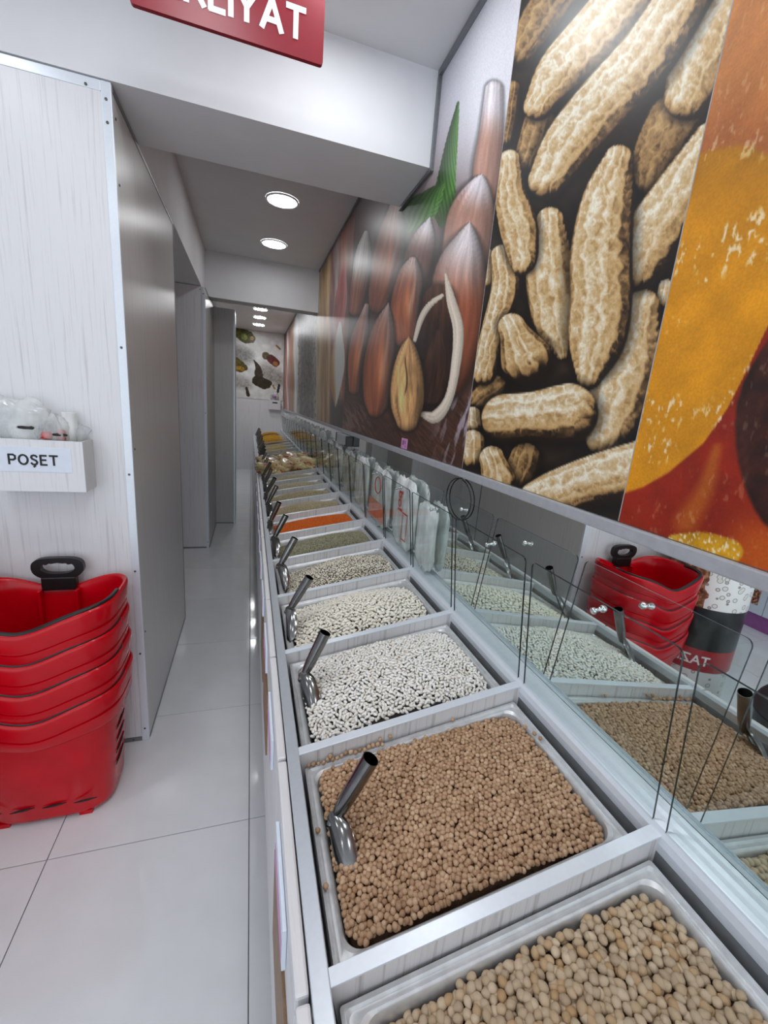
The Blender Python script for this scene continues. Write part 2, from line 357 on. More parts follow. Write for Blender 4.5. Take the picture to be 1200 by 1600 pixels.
def paint_peanuts(U, V):
    img = np.zeros(U.shape+(3,))+C(44,32,22)
    img *= (.5+.9*fbm(U/40, V/40, 3, 3))[...,None]
    for i, (k, pts) in enumerate(PEANUTS):
        pts = [(x, y, r*1.07) for x, y, r in pts]
        q, s, a, gx, gy, L = chain(U, V, pts)
        if not (q < 2.0).any(): continue
        img *= (1-.6*soft(q*.84, .2))[...,None]
        nz = np.sqrt(np.clip(1-q*q, 0, 1)); th = np.arcsin(a); rm = max(p[2] for p in pts)
        wx = fbm(U/16, V/16, 2, 11+i)-.5; wy = fbm(U/12, V/12, 2, 51+i)-.5
        uu = th*1.75+wx*.8+.25*i; vv = s/(rm*.62)+wy*1.6
        fu = np.abs((uu % 1)-.5)*2; fv = np.abs(((vv+.5*np.floor(uu)) % 1)-.5)*2
        ridge = np.maximum(ss(fu, .55, .95), .75*ss(fv, .6, 1)); fine = fbm(U/3.4, V/3.4, 3, 5+i); mid_ = fbm(U/9, V/9, 2, 91+i)
        # pits fall off to one side, so the net of ridges reads as relief
        side = ((uu % 1)-.5)*(1-ridge)
        lam = np.clip(-.30*gx-.58*gy+.74*nz+.55*side*np.sign(.2-gx), 0, 1)
        sh = lam*(.66+.34*ridge+.40*(fine-.5)+.45*(mid_-.5))
        if k == 'd': sh = sh*.42
        dark, mid, lt = C(98,64,32), C(206,168,112), C(252,244,222)
        t = np.clip(sh*1.10, 0, 1)[...,None]; col = np.where(t < .45, dark+(mid-dark)*t/.45, mid+(lt-mid)*(t-.45)/.55)
        col = col*(.3+.7*ss(t, 0, .28))
        over(img, col, soft(q, .03))
    return img
def paint_hazel(U, V):
    top = ss(V, 120, 470)[...,None]; img = C(216,214,226)*(1-top)+C(96,68,60)*top
    lft = ss(-U, -600, -520)[...,None]; img = img*(1-.35*lft)
    over(img, C(236,236,244), ss(U, 690, 760)*ss(-V, -330, -150)*(.7+.3*fbm(U/8, V/120, 3, 2)))
    # table: slopes down to the right
    edge = 612+(U-540)*.02; tb = ss(V-edge, -14, 14); st = fbm(U/60+V/9, V/2.2-U/2.0, 3, 9)
    over(img, (C(84,54,42)*(.45+1.0*st[...,None])), tb)
    hl = ss(U, 655, 735)*ss(V, 590, 640)*ss(fbm((U+V*.35)/4.5, (V-U*.5)/30, 3, 21), .46, .64); over(img, C(206,196,214), hl*.8)
    hl = ss(-U, -600, -560)*ss(V, 620, 650)*ss(fbm((U-V*.5)/3.5, (V+U*.6)/18, 3, 22), .5, .65); over(img, C(186,152,132), hl*.5)
    # green leaf
    for sp in ([(716,160,2),(707,215,9),(699,270,14),(693,320,18),(690,350,6)], [(690,290,6),(668,318,20),(648,336,26),(640,350,12)]):
        q, s, a, gx, gy, L = chain(U, V, sp); jag = 1+.16*np.abs(((s/9) % 1)-.5)*np.sign(np.abs(a)-.3); ln = .75+.4*np.abs(np.sin(a*9+s*.15))
        over(img, C(82,128,62)*ln[...,None]*(.6+.5*ss(-a, -1, 1))[...,None], soft(q*jag, .05))
    for i, (k, pts) in enumerate(HAZEL):
        q, s, a, gx, gy, L = chain(U, V, pts)
        if not (q < 2).any(): continue
        if k not in ('lip','darkin'): img *= (1-.5*soft(q*.86, .16))[...,None]
        nz = np.sqrt(np.clip(1-q*q, 0, 1)); lam = np.clip(-.30*gx-.25*gy+.85*nz, 0, 1); f = s/max(L, 1)
        strk = fbm(a*7+i, f*3, 3, 31+i); e = .04
        up = (1-ss(f, .12, .55))[...,None]
        if k == 'pale': col = C(214,206,212)*up+C(170,128,112)*(1-up); col = col*(.85+.35*strk[...,None])*(.6+.55*lam[...,None])
        elif k == 'pale2': col = C(222,214,220)*up+C(120,84,74)*(1-up); col = col*(.85+.4*strk[...,None])*(.55+.6*lam[...,None])
        elif k == 'brown2': col = C(216,206,208)*up+C(160,88,60)*(1-up); col = col*(.78+.5*strk[...,None])*(.4+.8*lam[...,None])
        elif k == 'brown':
            up = (1-ss(f, .05, .3))[...,None]*.75; rimw = ss(-a, .45, .95)[...,None]*.55
            col = C(222,206,204)*up+C(168,96,66)*(1-up); col = col*(1-rimw)+C(236,224,222)*rimw; band = np.exp(-((a+.42+.08*np.sin(f*7))/.16)**2)[...,None]*.42*(1-ss(f,.6,.9))[...,None]; col = col*(1-band)+C(240,222,214)*band
            glow = np.exp(-((a+.1)/.3)**2-((f-.6)/.25)**2)[...,None]; col = col*(.75+.5*strk[...,None])*(.38+.8*lam[...,None])+C(120,82,52)*glow*.6
        elif k == 'grey': col = C(206,200,198)*(1-ss(f, .4, .8))[...,None]+C(160,96,72)*ss(f, .4, .8)[...,None]; col = col*(.75+.5*strk[...,None])*(.5+.65*lam[...,None])
        elif k == 'shellin': col = C(84,50,34)*(.35+1.0*strk[...,None])*(.5+.6*ss(-V, -560, -460)[...,None])
        elif k == 'lip': col = C(250,234,214)*(.72+.3*lam[...,None])*(.85+.25*strk[...,None])
        elif k == 'darkin': col = C(66,40,28)*(.4+1.1*strk[...,None])
        else:
            col = (C(232,176,116)*(.5+.95*fbm(a*5+2, f*4, 4, 77)[...,None]))*(.42+.75*lam[...,None])
            crack = np.exp(-((a-.15-.12*np.sin(f*9))/.05)**2)*ss(f, .2, .3)*ss(-f, -.75, -.6); col = col*(1-.65*crack[...,None])
        over(img, np.clip(col, 0, 1), soft(q, e))
    return img
def paint_far(U, V):
    cols = [(440,(168,96,84)),(447,(176,104,88)),(449,(226,222,224)),(452,(150,104,84)),(458,(146,110,86)),(461,(222,220,222)),(465,(212,212,214)),(468,(150,146,144)),(478,(118,112,108)),(488,(140,134,126)),(494,(206,196,176)),(500,(196,164,112)),(509,(170,126,78)),(514,(206,180,134)),(518,(150,90,84)),(526,(188,176,176)),(534,(172,110,90)),(545,(128,92,84))]
    xs = [c[0] for c in cols]; img = np.stack([np.interp(U+3*(fbm(U/3, V/40, 2, 3)-.5), xs, [c[1][j]/255 for c in cols]) for j in range(3)], -1)
    img *= (.62+.62*fbm(U/1.7, V/45, 4, 6))[...,None]
    sp = ((U > 465)&(U < 494)); img = np.where((sp & (fbm(U/1.2, V/4, 3, 8) > .6))[...,None], img*.62, img)
    over(img, C(226,226,232)*np.ones(img.shape), ss(-V, -545, -495)*ss(U, 460, 468)*ss(-U, -500, -490)*.7)
    over(img, C(58,48,46)*np.ones(img.shape), ss(V, 612, 640)*ss(U, 512, 520)*.9)
    for k, pts in (('p',[(538,408,1),(534,459,8.5),(530,500,7.9),(528,520,3)]), ('w',[(531,505,2),(528,561,10.8),(525,600,8.5),(524,634,1)])):
        q, s, a, gx, gy, L = chain(U, V, pts); f = s/L
        if k == 'p': col = C(186,96,92)*(.6+.6*fbm(a*4, f*3, 3, 4))[...,None]; col = col*(1-ss(-a,.3,1)[...,None]*.4)+C(230,220,222)*(ss(-a,.3,1)[...,None]*.4)
        else: col = C(222,222,220)*(1-ss(f*.6+a*.5,.35,.8))[...,None]+C(176,128,66)*ss(f*.6+a*.5,.35,.8)[...,None]
        over(img, col, soft(q, .06))
    return img
ARC= [(0.72,1.30),(0.6,1.352),(0.554,1.376),(0.513,1.409),(0.47,1.46),(0.449,1.511),(0.439,1.554),(0.426,1.617),(.40,1.72),(.34,1.86),(.2,2.0),(-.1,2.1),(-1.2,2.2)]  # apricot print outlines taken from image pixels, converted to wall metres
TOPARC= [(0.62,1.886),(0.593,1.884),(0.559,1.875),(0.531,1.866),(0.507,1.853),(0.483,1.832),(.40,1.80),(.1,1.84),(-1.2,2.1)]
PRUNE= [(0.385,1.60,0.035),(0.380,1.52,0.058),(0.345,1.43,0.058),(0.300,1.385,0.05),(.2,1.36,.045)]
DROP= [(0.481,1.306,0.006),(0.432,1.314,0.017),(0.394,1.316,0.016)]
SMEAR= [(0.449,1.454,0.008),(0.451,1.391,0.016),(0.466,1.337,0.022)]
def paint_apricot(Y, Z):
    n = fbm(Y/.05, Z/.05, 4, 4)[...,None]; img = C(226,150,20)*(.86+.26*n)
    zt = np.interp(-Y, [-p[0] for p in TOPARC], [p[1] for p in TOPARC]); m = ss(Z-zt, -.004, .006)
    over(img, C(196,120,52)*(.8+.35*n), m); over(img, C(172,92,54)*np.ones(img.shape), m*ss(-(Z-zt), -.10, -.0)*.45)
    img *= (1-.16*ss(Z-zt, -.14, 0)*(1-m))[...,None]
    za = np.interp(-Y, [-p[0] for p in ARC], [p[1] for p in ARC]); m = ss(za-Z, -.003, .004)
    over(img, C(150,36,12)*(.8+.4*n), m)
    over(img, C(196,86,20)*np.ones(img.shape), m*ss(-(Y), -.43, -.36)*ss(-Z, -1.40, -1.33))
    q = chain(Y, Z, SMEAR)[0]; over(img, C(186,96,24)*np.ones(img.shape), np.clip(1.3-q, 0, 1)*.8)
    q, s, a, gx, gy, L = chain(Y, Z, DROP); over(img, C(222,160,24)*(.7+.5*n), soft(q, .1))
    q, s, a, gx, gy, L = chain(Y, Z, PRUNE); wr = fbm(Y/.012, Z/.02, 4, 14)[...,None]
    over(img, (C(56,26,18)*(.35+1.2*wr)), soft(q, .04))
    spk = ss(fbm(Y/.006, Z/.011, 3, 41), .64, .74)*ss(fbm(Y/.07, Z/.06, 2, 42), .40, .6); over(img, C(252,232,196)*np.ones(img.shape), spk*.85*(1-.75*ss(Z-zt, -.05, .05))*(1-.75*ss(za-Z, 0, .02)))
    spk = ss(fbm(Y/.003, Z/.004, 2, 51), .62, .72); over(img, C(255,248,220)*np.ones(img.shape), spk*.8*soft(chain(Y, Z, DROP)[0], .2))
    return img
def paint_pistachio(X, Z):
    U = 360+(X+.297)*(79/.93)+8-0; V = 508+(2.80-Z)*(120/1.352)
    n = fbm(X/.08, Z/.08, 4, 3)[...,None]; img = C(236,238,236)*(.88+.2*n)
    def blob(pts, col, e=.06, tex=.5):
        q = chain(U, V, pts)[0]; over(img, C(*col)*(1-tex+2*tex*fbm(U/2.2, V/2.2, 3, 9)[...,None]), soft(q*(.88+.24*fbm(U/3, V/3, 2, 5)), e))
    blob([(362,552,12),(385,556,12)], (150,150,148), .5, .25); blob([(420,580,14),(438,590,12)], (160,158,152), .5, .25); blob([(365,600,10),(384,603,10)], (176,174,170), .5, .2)
    blob([(398,562,1),(404,572,4),(406,585,7)], (60,44,26)); blob([(404,596,9),(416,600,9),(424,598,4)], (52,42,18))
    blob([(386,610,2),(389,622,3)], (60,46,24)); blob([(440,600,2),(438,612,2)], (40,40,40))
    blob([(372,518,8),(384,524,11),(393,527,7)], (88,88,34)); blob([(382,525,5)], (140,150,70)); blob([(394,526,3)], (206,176,90))
    blob([(364,566,8),(374,574,10),(383,576,5)], (92,80,26)); blob([(368,577,3),(378,578,4)], (166,130,40))
    blob([(417,552,6)], (96,86,34)); blob([(425,556,7),(433,562,7)], (92,26,26)); blob([(433,564,4)], (150,106,50))
    blob([(434,533,1.5),(440,538,1.5)], (140,110,60)); blob([(430,602,1.5),(433,607,1.5)], (166,124,60))
    return img
def poster(name, lab, nA, nB, fn, A0, A1, B0, B1, plane='x', to_image_px=True, fine=None, on=None):
    a = np.linspace(A0, A1, nA) if fine is None else np.concatenate([np.linspace(A0, fine, 30)[:-1], np.linspace(fine, A1, nA-29)])
    b = np.linspace(B0, B1, nB) if fine is None else np.concatenate([np.linspace(B0, 2.15, nB-40)[:-1], np.linspace(2.15, B1, 41)]); A, B = np.meshgrid(a, b, indexing='ij')
    if to_image_px:
        D = WALL_TO_PX[2,0]*A+WALL_TO_PX[2,1]*B+WALL_TO_PX[2,2]; U = (WALL_TO_PX[0,0]*A+WALL_TO_PX[0,1]*B+WALL_TO_PX[0,2])/D; V = (WALL_TO_PX[1,0]*A+WALL_TO_PX[1,1]*B+WALL_TO_PX[1,2])/D
        img = fn(U, V)
    else: img = fn(A, B)
    img = np.clip(img, 0, 1); L = np.where(img <= .04045, img/12.92, ((img+.055)/1.055)**2.4)
    co = np.zeros((nA*nB, 3), np.float32)
    if plane == 'x': co[:,0] = XW; co[:,1] = A.ravel(); co[:,2] = B.ravel()
    else: co[:,0] = A.ravel(); co[:,1] = plane; co[:,2] = B.ravel()
    i = np.arange(nA*nB).reshape(nA, nB); F4 = np.stack([i[:-1,:-1], i[:-1,1:], i[1:,1:], i[1:,:-1]], -1).reshape(-1, 4)
    if plane != 'x': F4 = F4[:, ::-1]
    me = fast_mesh(name, co, F4); at = me.color_attributes.new('print', 'FLOAT_COLOR', 'POINT')
    rgba = np.ones((nA*nB, 4), np.float32); rgba[:,:3] = L.reshape(-1, 3); at.data.foreach_set('color', rgba.ravel())
    if on is not None: link('printed_sheet', me, 'print', on); return on
    if plane == 'x': o = box(name, (XW+.0005,A0,B0), (XW+.0065,A1,B1), 'white_print')
    else: o = box(name, (A0,plane+.0005,B0), (A1,plane+.0065,B1), 'white_print')
    link('printed_sheet', me, 'print', o); tag(o, lab, 'poster', 'photo prints on the wall'); return o
def fast_mesh(name, co, Fc, smooth=False):
    me = bpy.data.meshes.new(name); n = len(co); k = Fc.shape[1]; nf = len(Fc)
    me.vertices.add(n); me.vertices.foreach_set('co', np.ascontiguousarray(co, np.float32).ravel())
    me.loops.add(nf*k); me.loops.foreach_set('vertex_index', np.ascontiguousarray(Fc, np.int32).ravel())
    me.polygons.add(nf); me.polygons.foreach_set('loop_start', np.arange(0, nf*k, k, dtype=np.int32)); me.polygons.foreach_set('loop_total', np.full(nf, k, np.int32))
    if smooth: me.polygons.foreach_set('use_smooth', np.ones(nf, bool))
    me.update(calc_edges=True); return me
ZM = 1.305
poster('wall_print', 'orange dried apricot and dark prune photo print on the right wall', 260, 330, paint_apricot, -1.2, .587, ZM, ZC-.02, to_image_px=False, fine=.22)
poster('wall_print', 'large photo print of peanuts in their shells above the mirror', 290, 400, paint_peanuts, .589, 1.209, ZM, ZC-.02)
hp = poster('wall_print', 'photo print of glossy brown hazelnuts, an opened shell and a green leaf', 380, 300, paint_hazel, 1.211, 3.12, ZM, ZC-.02)
poster('wall_print', '', 120, 22, paint_hazel, 2.094, 3.12, ZC-.02, ZR-.016, on=hp)
poster('wall_print', 'striped photo print of seeds and nuts at the far end of the right wall', 420, 150, paint_far, 3.122, 9.26, ZM, ZR-.016)
poster('wall_print', 'pale photo print of pistachio filled sweets on the end wall', 150, 190, paint_pistachio, -.84, .63, 1.454, ZR-.002, plane=9.262, to_image_px=False)
# ================================================================ rail, mirror
r = box('wall_rail', (XW-.012,-1.2,1.280), (XW-.0005,9.25,1.3045), 'rail_grey', None, .003); tag(r, 'long grey metal rail running under the photo prints', 'rail')
mi = box('wall_mirror', (XW,-1.2,.885), (XW+.006,9.25,1.2795), 'mirror'); tag(mi, 'long low mirror strip on the wall behind the bean bins', 'mirror')
# ================================================================ display counter, bins sloping down to the aisle
TH = math.atan(.18); CT, ST = math.cos(TH), math.sin(TH); XL, ZL = .0975, .781; UW = .525
def T(u, y, w): return (XL+u*CT-w*ST, y, ZL+u*ST+w*CT)
def TA(p): # n x 3 array
    return np.stack([XL+p[:,0]*CT-p[:,2]*ST, p[:,1], ZL+p[:,0]*ST+p[:,2]*CT], 1)
Y0, PT, NB = .370, .364, 24       # far edge of divider 0, pitch, number of bins; bin k lies between divider k-1 and k
def ydiv(k): return Y0+PT*k
YS, YE = ydiv(-1)-.02, ydiv(NB-1)
YEND = 9.26
ct = empty('bean_counter', (.3,YS,0)); inv = Matrix.Translation((-.3,-YS,0))
def cpart(o): o.parent = ct; o.matrix_parent_inverse = inv; return o
def tbox(name, u, y, wv, mat, parent=None, bev=0):
    bm = bmesh.new(); bm_box(bm, (u[0],y[0],wv[0]), (u[1],y[1],wv[1]), bev)
    for v in bm.verts: v.co = Vector(T(*v.co))
    return bm_obj(name, bm, mat, parent)
cpart(box('plinth', (.085,YS,0), (XW-.004,YEND,.09), 'alu_dark'))
cpart(box('bottom_board', (.075,YS,.09), (XW-.004,YEND,.11), 'laminate_y'))
cpart(box('end_board', (.075,YS-.018,.0), (XW-.004,YS,.77), 'laminate'))
cpart(box('back_board', (.603,YS,.11), (.612,YEND,.868), 'grey_gap'))
cpart(box('front_board', (.076,YS,.11), (.084,YEND,.755), 'laminate_face'))
cpart(tbox('rim_profile', (-.024,0), (YS,YEND), (-.02,.0), 'alu', None, .0015))
# shelf board that closes the bin space below the pans
cpart(tbox('bin_board', (0,.515), (YS,YEND), (-.16,-.15), 'laminate_y'))
# ledge profile between bins and mirror
prof = [(.603,.842),(.601,.858),(.603,.870),(.609,.879),(.616,.884),(.6165,.8825),(.622,.887),(.6225,.8855),(.629,.890),(.6295,.8885),(.636,.8915),(.644,.893),(.644,.842)]
V, Fc = loft([[(x,YS,z) for x, z in prof], [(x,YEND,z) for x, z in prof]]); cpart(pyd('back_ledge', V, Fc, 'alu_white'))
bm = bmesh.new(); bm_box(bm, (0,-.020,-.0035), (UW,0,0), .0008)
for v in bm.verts: v.co = Vector(T(*v.co))
bmesh.ops.recalc_face_normals(bm, faces=bm.faces); capme = bpy.data.meshes.new('divider_cap'); bm.to_mesh(capme); bm.free(); capme.materials.append(MATS['alu_white'])
bm = bmesh.new(); bm_box(bm, (0,-.0185,-.148), (UW,-.0015,-.0035))
for v in bm.verts: v.co = Vector(T(*v.co))
bmesh.ops.recalc_face_normals(bm, faces=bm.faces); divme = bpy.data.meshes.new('divider'); bm.to_mesh(divme); bm.free(); divme.materials.append(MATS['laminate_face'])
for k in range(-1, NB):
    d = bpy.data.objects.new('divider', divme); COL.objects.link(d); d.location = (0,ydiv(k),0); cpart(d)
    c = bpy.data.objects.new('divider_cap', capme); COL.objects.link(c); c.parent = d
# doors along the aisle side
bm = bmesh.new(); bm_box(bm, (.055,.003,.115), (.0725,PT-.003,.776), .004); bmesh.ops.recalc_face_normals(bm, faces=bm.faces)
dme = bpy.data.meshes.new('door'); bm.to_mesh(dme); bm.free(); dme.materials.append(MATS['laminate_y'])
bm = bmesh.new(); bm_box(bm, (.048,.10,.655), (.0545,.27,.735), .001); bmesh.ops.recalc_face_normals(bm, faces=bm.faces)
hme = bpy.data.meshes.new('tag_holder'); bm.to_mesh(hme); bm.free(); hme.materials.append(MATS['label_white'])
bm = bmesh.new(); bm_box(bm, (.0472,.11,.66), (.0482,.26,.70)); bmesh.ops.recalc_face_normals(bm, faces=bm.faces)
pme = bpy.data.meshes.new('price_card'); bm.to_mesh(pme); bm.free(); pme.materials.append(MATS['pink_tag'])
bm = bmesh.new(); bm_box(bm, (.050,.05,.40), (.0555,.31,.62), .001); bmesh.ops.recalc_face_normals(bm, faces=bm.faces)
ime = bpy.data.meshes.new('inset_panel'); bm.to_mesh(ime); bm.free(); ime.materials.append(MATS['wood_brown'])
for k in range(0, NB):
    y = ydiv(k-1)-.02
    d = bpy.data.objects.new('door', dme); COL.objects.link(d); d.location = (0,y,0); cpart(d)
    for nm, me in (('tag_holder',hme), ('price_card',pme), ('inset_panel',ime)):
        if nm == 'inset_panel' and k not in (0,1,3,4): continue
        h = bpy.data.objects.new(nm, me); COL.objects.link(h); h.parent = d
tag(ct, 'long white laminate counter of sloping bean bins with aluminium edges', 'counter')
# ================================================================ steel pans
def rrect(u0, u1, v0, v1, r, w, n=6):
    P = []
    for cx, cy, a0 in ((u1-r,v1-r,0), (u0+r,v1-r,90), (u0+r,v0+r,180), (u1-r,v0+r,270)):
        for i in range(n+1):
            a = math.radians(a0+90*i/n); P.append((cx+r*math.cos(a), cy+r*math.sin(a), w))
    return P
PU0, PU1, PV0, PV1 = .006, .492, .0035, PT-.0235      # pan outline inside a bin, v measured from the near divider
FW = -.034                                           # flange level below the divider tops
lv = [(0,.004,FW-.008),(0,.004,FW),(.006,.006,FW+.0012),(.009,.008,FW-.003),(.013,.010,FW-.003),(.016,.020,FW),(.019,.028,FW-.003),(.021,.030,FW-.012),(.028,.034,FW-.085),(.034,.036,FW-.096),(.05,.03,FW-.1)]
rings = [[T(*p) for p in rrect(PU0+e, PU1-e, PV0+e, PV1-e, rr, wv)] for e, rr, wv in lv]
V, Fc = loft(rings, False, True)
panme = bpy.data.meshes.new('steel_pan'); panme.from_pydata(V, [], Fc); panme.materials.append(MATS['pan_steel']); panme.update()
panme.polygons.foreach_set('use_smooth', [True]*len(panme.polygons)); panme.set_sharp_from_angle(angle=math.radians(38))
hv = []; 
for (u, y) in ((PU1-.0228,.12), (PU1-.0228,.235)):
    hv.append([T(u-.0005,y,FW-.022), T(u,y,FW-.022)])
CONT = ['large pale chickpeas','small tan chickpeas','small white beans','big butter beans','black-eyed peas','green mung beans','red lentils','pale bulgur beside the red lentils','pale bulgur two past the red lentils','pale rice three past the red lentils','pale rice just before the packets']
def cont(k):
    return CONT[k] if k < len(CONT) else 'stock %d bins past the rice' % (k-10)
ORD = ['first','second','third','fourth','fifth','sixth','seventh','eighth','ninth','tenth','eleventh','twelfth','thirteenth']
def where(k):
    if k < len(CONT): return 'of '+CONT[k]
    return '%s from the end wall' % ORD[NB-1-k]
for k in range(NB):
    p = bpy.data.objects.new('steel_pan', panme); COL.objects.link(p); p.location = (0,ydiv(k-1),0)
    tag(p, 'shallow steel pan %s in the counter' % where(k), 'pan', 'steel pans in the bean counter')
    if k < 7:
        for h in hv: tube('hole_dot', h, .0035, 'slot_dark', p, 8)  # pan holes drawn as dark dots, their shade put into the colour
# ================================================================ beans
def uvs(nu, nv):
    V = [(0,0,1)]; Fc = []
    for i in range(1, nv):
        for j in range(nu):
            t = math.pi*i/nv; a = 2*math.pi*j/nu; V.append((math.sin(t)*math.cos(a), math.sin(t)*math.sin(a), math.cos(t)))
    V.append((0,0,-1)); L = len(V)-1
    for j in range(nu):
        Fc.append((0, 1+j, 1+(j+1) % nu)); Fc.append((L, 1+(nv-2)*nu+(j+1) % nu, 1+(nv-2)*nu+j))
        for i in range(nv-2):
            a, b = 1+i*nu+j, 1+i*nu+(j+1) % nu; Fc.append((a, a+nu, b+nu)); Fc.append((a, b+nu, b))
    return np.array(V, float), np.array(Fc, np.int32)
def chick(nu, nv, el=1.1):
    V, Fc = uvs(nu, nv); x, y, z = V.T
    beak = np.clip((z-.55)/.45, 0, 1); cre = np.exp(-(x/.22)**2)*np.clip((y+.25), 0, 1)*.16
    V = V*(1-cre[:,None]); V[:,2] *= el; V[:,2] += beak**2*.24; V[:,0] *= .96-.10*beak; V[:,1] *= 1.0-.12*beak; return V, Fc
def bean(nu, nv, l, wd, th, kid=.12):
    V, Fc = uvs(nu, nv); V = V[:, [2,0,1]]; V = V*np.array([l, wd, th]); V[:,1] += kid*wd*(1-(V[:,0]/l)**2)*-1.2; return V, Fc
def rotm(n, flat=False, P=None):
    if flat:
        a = 2*np.pi*1.5*fbm(P[:,0]/.028, P[:,1]/.028, 2, 3)+rng.normal(0, .45, n); tl = rng.normal(0, .22, n); rl = rng.uniform(0, 2*np.pi, n)
    else:
        a = rng.uniform(0, 2*np.pi, n); tl = np.arccos(rng.uniform(-1, 1, n)); rl = rng.uniform(0, 2*np.pi, n)
    def mk(ax, t):
        c, s = np.cos(t), np.sin(t); M = np.zeros((n,3,3)); i, j = [(1,2),(2,0),(0,1)][ax]; M[:,ax,ax] = 1; M[:,i,i] = c; M[:,j,j] = c; M[:,i,j] = -s; M[:,j,i] = s; return M
    return mk(2, a) @ mk(1, tl) @ mk(0, rl)
def heapfn(base, hh, uc, vc, ru, rv, tilt=0., corner=0.):
    def f(u, v):
        d = ((u-uc)/ru)**2+((v-vc)/rv)**2; s = 1/(1+d**1.5)
        return base+hh*(s-.25)/.75*(d < 9)+tilt*(u-.25)+corner*np.clip((.16-u)/.16, 0, 1)*np.clip((v-.12)/.2, 0, 1)+.003*(fbm(u/.05, v/.05, 2, 5)-.5)
    return f
def inside(u, v, mg):
    u0, u1, v0, v1, r = PU0+mg, PU1-mg, PV0+mg, PV1-mg, .03
    dx = np.maximum(np.maximum(u0+r-u, u-(u1-r)), 0); dy = np.maximum(np.maximum(v0+r-v, v-(v1-r)), 0)
    return (np.hypot(dx, dy) < r)
def project(P):
    d = P-np.array([0,0,CAM_H]); c = d @ CR.T; return 600+FPX*c[:,0]/c[:,2], 800+FPX*c[:,1]/c[:,2], c[:,2]
def heap(k, name, lab, cat, mat, hf, shape, sp, size, flat, layers, n_ind=0, ind=None, spot=False, mg=.0215, jit=.36, over_far=None):
    yb = ydiv(k-1)
    us = np.linspace(PU0+.024, PU1-.024, 46); vs = np.linspace(PV0+.0225, PV1-.0225, 34); Ug, Vg = np.meshgrid(us, vs, indexing='ij')
    # close the under-surface to the rounded outline
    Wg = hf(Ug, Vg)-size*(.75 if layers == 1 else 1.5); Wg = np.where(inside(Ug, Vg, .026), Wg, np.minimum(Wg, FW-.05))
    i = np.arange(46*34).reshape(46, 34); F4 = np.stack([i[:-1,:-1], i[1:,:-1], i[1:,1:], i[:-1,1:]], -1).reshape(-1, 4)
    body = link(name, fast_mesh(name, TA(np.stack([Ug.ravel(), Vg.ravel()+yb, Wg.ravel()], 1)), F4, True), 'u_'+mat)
    tag(body, lab, cat, None, 'stuff')
    if shape is None: return body
    Vb, Fb = shape; allp = []; top = []
    for L in range(layers):
        nu = int(.5/sp)+2; nv = int(.36/(sp*.866))+2; a, b = np.meshgrid(np.arange(nu), np.arange(nv), indexing='ij')
        u = (a+.5*(b % 2)+.37*L)*sp+rng.normal(0, jit*sp*.5, a.shape); v = (b+.29*L)*sp*.866+rng.normal(0, jit*sp*.5, a.shape)
        u, v = u.ravel(), v.ravel(); m = inside(u, v, mg+size*.6); u, v = u[m], v[m]
        allp.append(np.stack([u, v, hf(u, v)-L*size*.95+rng.uniform(-.32, .32, len(u))*size*(.5 if flat else 1)], 1)); top.append(np.full(len(u), L == 0))
    if over_far is not None: allp.append(over_far); top.append(np.zeros(len(over_far), bool))
    P = np.concatenate(allp); top = np.concatenate(top); n = len(P)
    P[:,1] += yb; Wd = TA(P); Rm = rotm(n, flat, P)
    if flat: # lie along the slope of the counter
        S = np.array([[CT,0,-ST],[0,1,0],[ST,0,CT]]); Rm = S @ Rm
    scl = size*rng.uniform(.88, 1.12, n)
    chosen = np.zeros(n, bool)
    if n_ind:
        px, py, dz = project(Wd); ok = top & (px > -5) & (px < 1205) & (py > 0) & (py < 1605)
        idx = np.where(ok)[0]; idx = idx[np.argsort(dz[idx])][:n_ind]; chosen[idx] = True
        me = fast_mesh(ind[0], Vb, Fb, True); me.materials.append(MATS[mat])
        for q in idx:
            o = bpy.data.objects.new(ind[0], me); COL.objects.link(o)
            M = Matrix([[float(x)*float(scl[q]) for x in row] for row in Rm[q]]).to_4x4(); M.translation = Vector(map(float, Wd[q])); o.matrix_world = M
            tag(o, ind[1], ind[2], ind[3])
    kp = ~chosen; P2, R2, s2 = Wd[kp], Rm[kp], scl[kp]; m = len(P2)
    co = (np.einsum('nij,vj->nvi', R2, Vb)*s2[:,None,None]+P2[:,None,:]).reshape(-1, 3)
    Fa = (Fb[None]+(np.arange(m)*len(Vb))[:,None,None]).reshape(-1, 3)
    me = fast_mesh(name+'_grains', co, Fa, True)
    if spot:
        at = me.attributes.new('spot', 'FLOAT', 'POINT'); s = (np.hypot(Vb[:,0], Vb[:,2])/max(Vb[:,0]) < .62)&(Vb[:,1] < 0); at.data.foreach_set('value', np.tile(s.astype(np.float32), m))
    g = link('grains', me, mat, body); g['kind'] = 'stuff'
    return body
spill = np.array([(u, PT-.028+rng.uniform(-.004,.004), FW+.006+rng.uniform(0,.002)) for u in np.linspace(.015,.17,17)]+[(.19,PT-.026,FW+.014),(.168,PT-.025,FW+.014),(.335,PT-.027,FW+.007),(.06,PT-.026,FW+.013),(.475,.24,FW+.006),(.468,.262,FW+.006),(.479,.225,FW+.006),(.012,.11,FW+.006),(.013,.2,FW+.006)])
heap(0, 'chickpea_heap', 'heap of large pale chickpeas filling the nearest bin', 'chickpeas', 'pea_pale', heapfn(-.062,.030,.30,.14,.3,.26), chick(10,7), .0118, .0061, False, 2, 180,
     ('chickpea','large pale wrinkled chickpea lying on top of the nearest bin','chickpea','large pale chickpeas in the nearest bin'))
